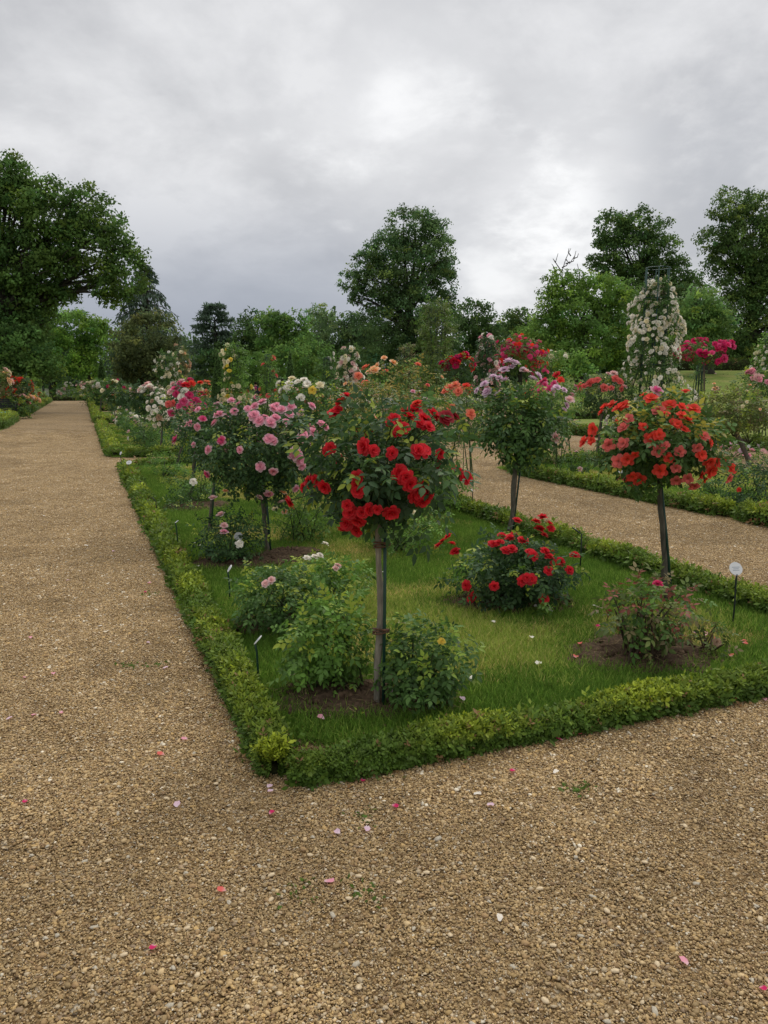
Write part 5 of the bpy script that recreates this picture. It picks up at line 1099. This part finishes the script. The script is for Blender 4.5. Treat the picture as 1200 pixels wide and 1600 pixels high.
# ------------------------------------------------------------------ fallen petals and small litter
def bed_z(x, y):
    z = LAWNZ + .03
    for c in SOILS:
        q = ((x - c[0]) / (c[2] / .9)) ** 2 + ((y - c[1]) / (c[3] / .9)) ** 2
        if q < 1: z = max(z, LAWNZ + .035 * (1 - q) + .026)
    return z
def petals():
    rng = np.random.default_rng(8); ms = {}
    for c in ('pink', 'lilac', 'white', 'magenta', 'softcoral'):
        for k in range(2):
            mb = MB(); V, F = petalgrid(.5, 1.1, .25, .5, .25, 0, -.5, 0, .05, rng); base = np.array(FLC[c]); cc = np.tile(base, (9, 1)); cc[:3] = base * .5 + .38; mb.add(V, F, cc); ms[c, k] = mb.mesh('petal', M_PETAL)
    L = [(69, 808, 'white'), (105, 910, 'lilac'), (48, 1000, 'pink'), (84, 1057, 'pink'), (40, 1063, 'pink'), (54, 1122, 'pink'), (14, 1128, 'lilac'), (96, 1118, 'pink'), (156, 982, 'white'), (232, 1008, 'lilac'), (233, 914, 'pink'), (228, 928, 'magenta'), (258, 1048, 'lilac'), (288, 1160, 'pink'), (252, 1184, 'softcoral'), (421, 1235, 'lilac'), (424, 1242, 'lilac'), (528, 1307, 'lilac'), (574, 1301, 'lilac'), (514, 1385, 'pink'), (347, 1398, 'softcoral'), (424, 1277, 'magenta'), (567, 1225, 'magenta'), (616, 1266, 'magenta'), (765, 1264, 'lilac'), (802, 1210, 'magenta'), (868, 1212, 'white'), (745, 1247, 'white'), (905, 1152, 'magenta'), (874, 1161, 'magenta'), (1195, 1098, 'pink'), (277, 1264, 'lilac'), (780, 1442, 'white'), (1068, 1510, 'pink'), (240, 1488, 'magenta'), (40, 1258, 'magenta'), (135, 855, 'white'), (178, 864, 'lilac'), (1190, 1553, 'magenta'), (30, 690, 'white'), (52, 697, 'white'), (125, 703, 'white')]
    for k, (x, y, c) in enumerate(L):
        g = G(x, y); o = obj('fallen_petal', ms[c, k % 2]); s = rng.uniform(.020, .027) * (1 if y > 900 else 1.2); o.location = (g[0], g[1], .016); o.rotation_euler = (rng.uniform(-.2, .2), rng.uniform(-.2, .2), rng.uniform(0, 6.28)); o.scale = (s, s, s)
        nm = {'pink': 'pink', 'lilac': 'pale pink', 'white': 'white', 'magenta': 'dark pink', 'softcoral': 'salmon'}[c]
        tag(o, nm + ' rose petal lying on the gravel', 'petal', nm + ' petals on the gravel')
    L2 = [(502, 1140, 'pink'), (612, 1106, 'lilac'), (722, 1111, 'lilac'), (737, 1077, 'white'), (458, 1070, 'pink'), (935, 992, 'magenta'), (905, 1022, 'softcoral'), (898, 1042, 'softcoral'), (1000, 998, 'magenta'), (1010, 996, 'softcoral'), (1068, 1008, 'magenta'), (1085, 1003, 'pink'), (1102, 1005, 'pink'), (1120, 1013, 'softcoral'), (1160, 1017, 'softcoral'), (1141, 1040, 'softcoral'), (1162, 1020, 'softcoral'), (996, 1043, 'softcoral'), (310, 895, 'white'), (312, 862, 'white'), (305, 858, 'white'), (288, 882, 'magenta'), (838, 962, 'white'), (860, 966, 'white'), (550, 905, 'white'), (842, 1052, 'white'), (770, 985, 'white'), (830, 1010, 'white'), (332, 882, 'palepink'), (930, 960, 'white'), (600, 905, 'white')]
    for k, (x, y, c) in enumerate(L2):
        c = 'lilac' if c == 'palepink' else c; g = G(x, y); o = obj('fallen_petal', ms[c, k % 2]); s = rng.uniform(.026, .038); o.location = (g[0], g[1], bed_z(g[0], g[1])); o.rotation_euler = (rng.uniform(-.3, .3), rng.uniform(-.3, .3), rng.uniform(0, 6.28)); o.scale = (s, s, s)
        nm = {'pink': 'pink', 'lilac': 'pale pink', 'white': 'white', 'magenta': 'dark pink', 'softcoral': 'salmon'}[c]
        tag(o, nm + ' rose petal fallen inside the near rose bed', 'petal', nm + ' petals in the bed')
petals()
def tufts():
    rng = np.random.default_rng(21); mb = MB()
    for x, y in ((245, 1040), (200, 1043), (570, 1400), (470, 1398), (265, 855), (570, 1280), (890, 1237), (230, 930), (900, 1235)):
        g = G(x, y); n = 26; P = np.stack([g[0] + rng.normal(0, .035, n), g[1] + rng.normal(0, .035, n), np.full(n, .01)], -1)
        stamp(mb, LOWT[0], LOWT[1], P, frames(rng.normal(size=(n, 3)) + (0, 0, .6), rng.normal(size=(n, 3)) * (1, 1, .1) + (0, 0, .35)), .018 * rng.uniform(.6, 1.4, n), np.array([.06, .10, .02]) * rng.uniform(.6, 1.3, (n, 1)))
    o = mb.build('gravel_weeds', M_GRASS, None, True, 'stuff'); tag(o, 'tiny green weeds sprouting in the gravel', 'weeds')
tufts()


def litter():
    rng = np.random.default_rng(31); mb = MB(); P = []
    for (u0, v0), (u1, v1), n in (((2.80, .95), (2.82, 4.4), 420), ((3.0, .56), (12, .58), 520), ((3.3, 4.57), (12, 4.57), 320), ((3.08, 1.1), (3.1, 4.3), 160)):
        q = rng.uniform(0, 1, n) ** 1.3; u = u0 + (u1 - u0) * q; v = v0 + (v1 - v0) * q
        P.append(u[:, None] * DU + v[:, None] * DV + rng.normal(0, .035, (n, 2)))
    P = np.concatenate(P); n = len(P); P = np.concatenate([P, np.full((n, 1), .017)], 1); P[-160:, 2] += LAWNZ
    pal = np.array([(.16, .09, .04), (.22, .14, .06), (.10, .065, .035), (.26, .20, .09), (.12, .12, .04)])
    stamp(mb, LOWT[0], LOWT[1], P, frames(rng.normal(0, .35, (n, 3)) + (0, 0, 1), rng.normal(size=(n, 3)) * (1, 1, .2)), rng.uniform(.008, .026, n), pal[rng.integers(0, 5, n)] * rng.uniform(.6, 1.2, (n, 1)))
    o = mb.build('leaf_litter', M_GRASS, None, True, 'stuff'); tag(o, 'brown leaf litter and twigs gathered along the foot of the box hedges', 'litter')
litter()
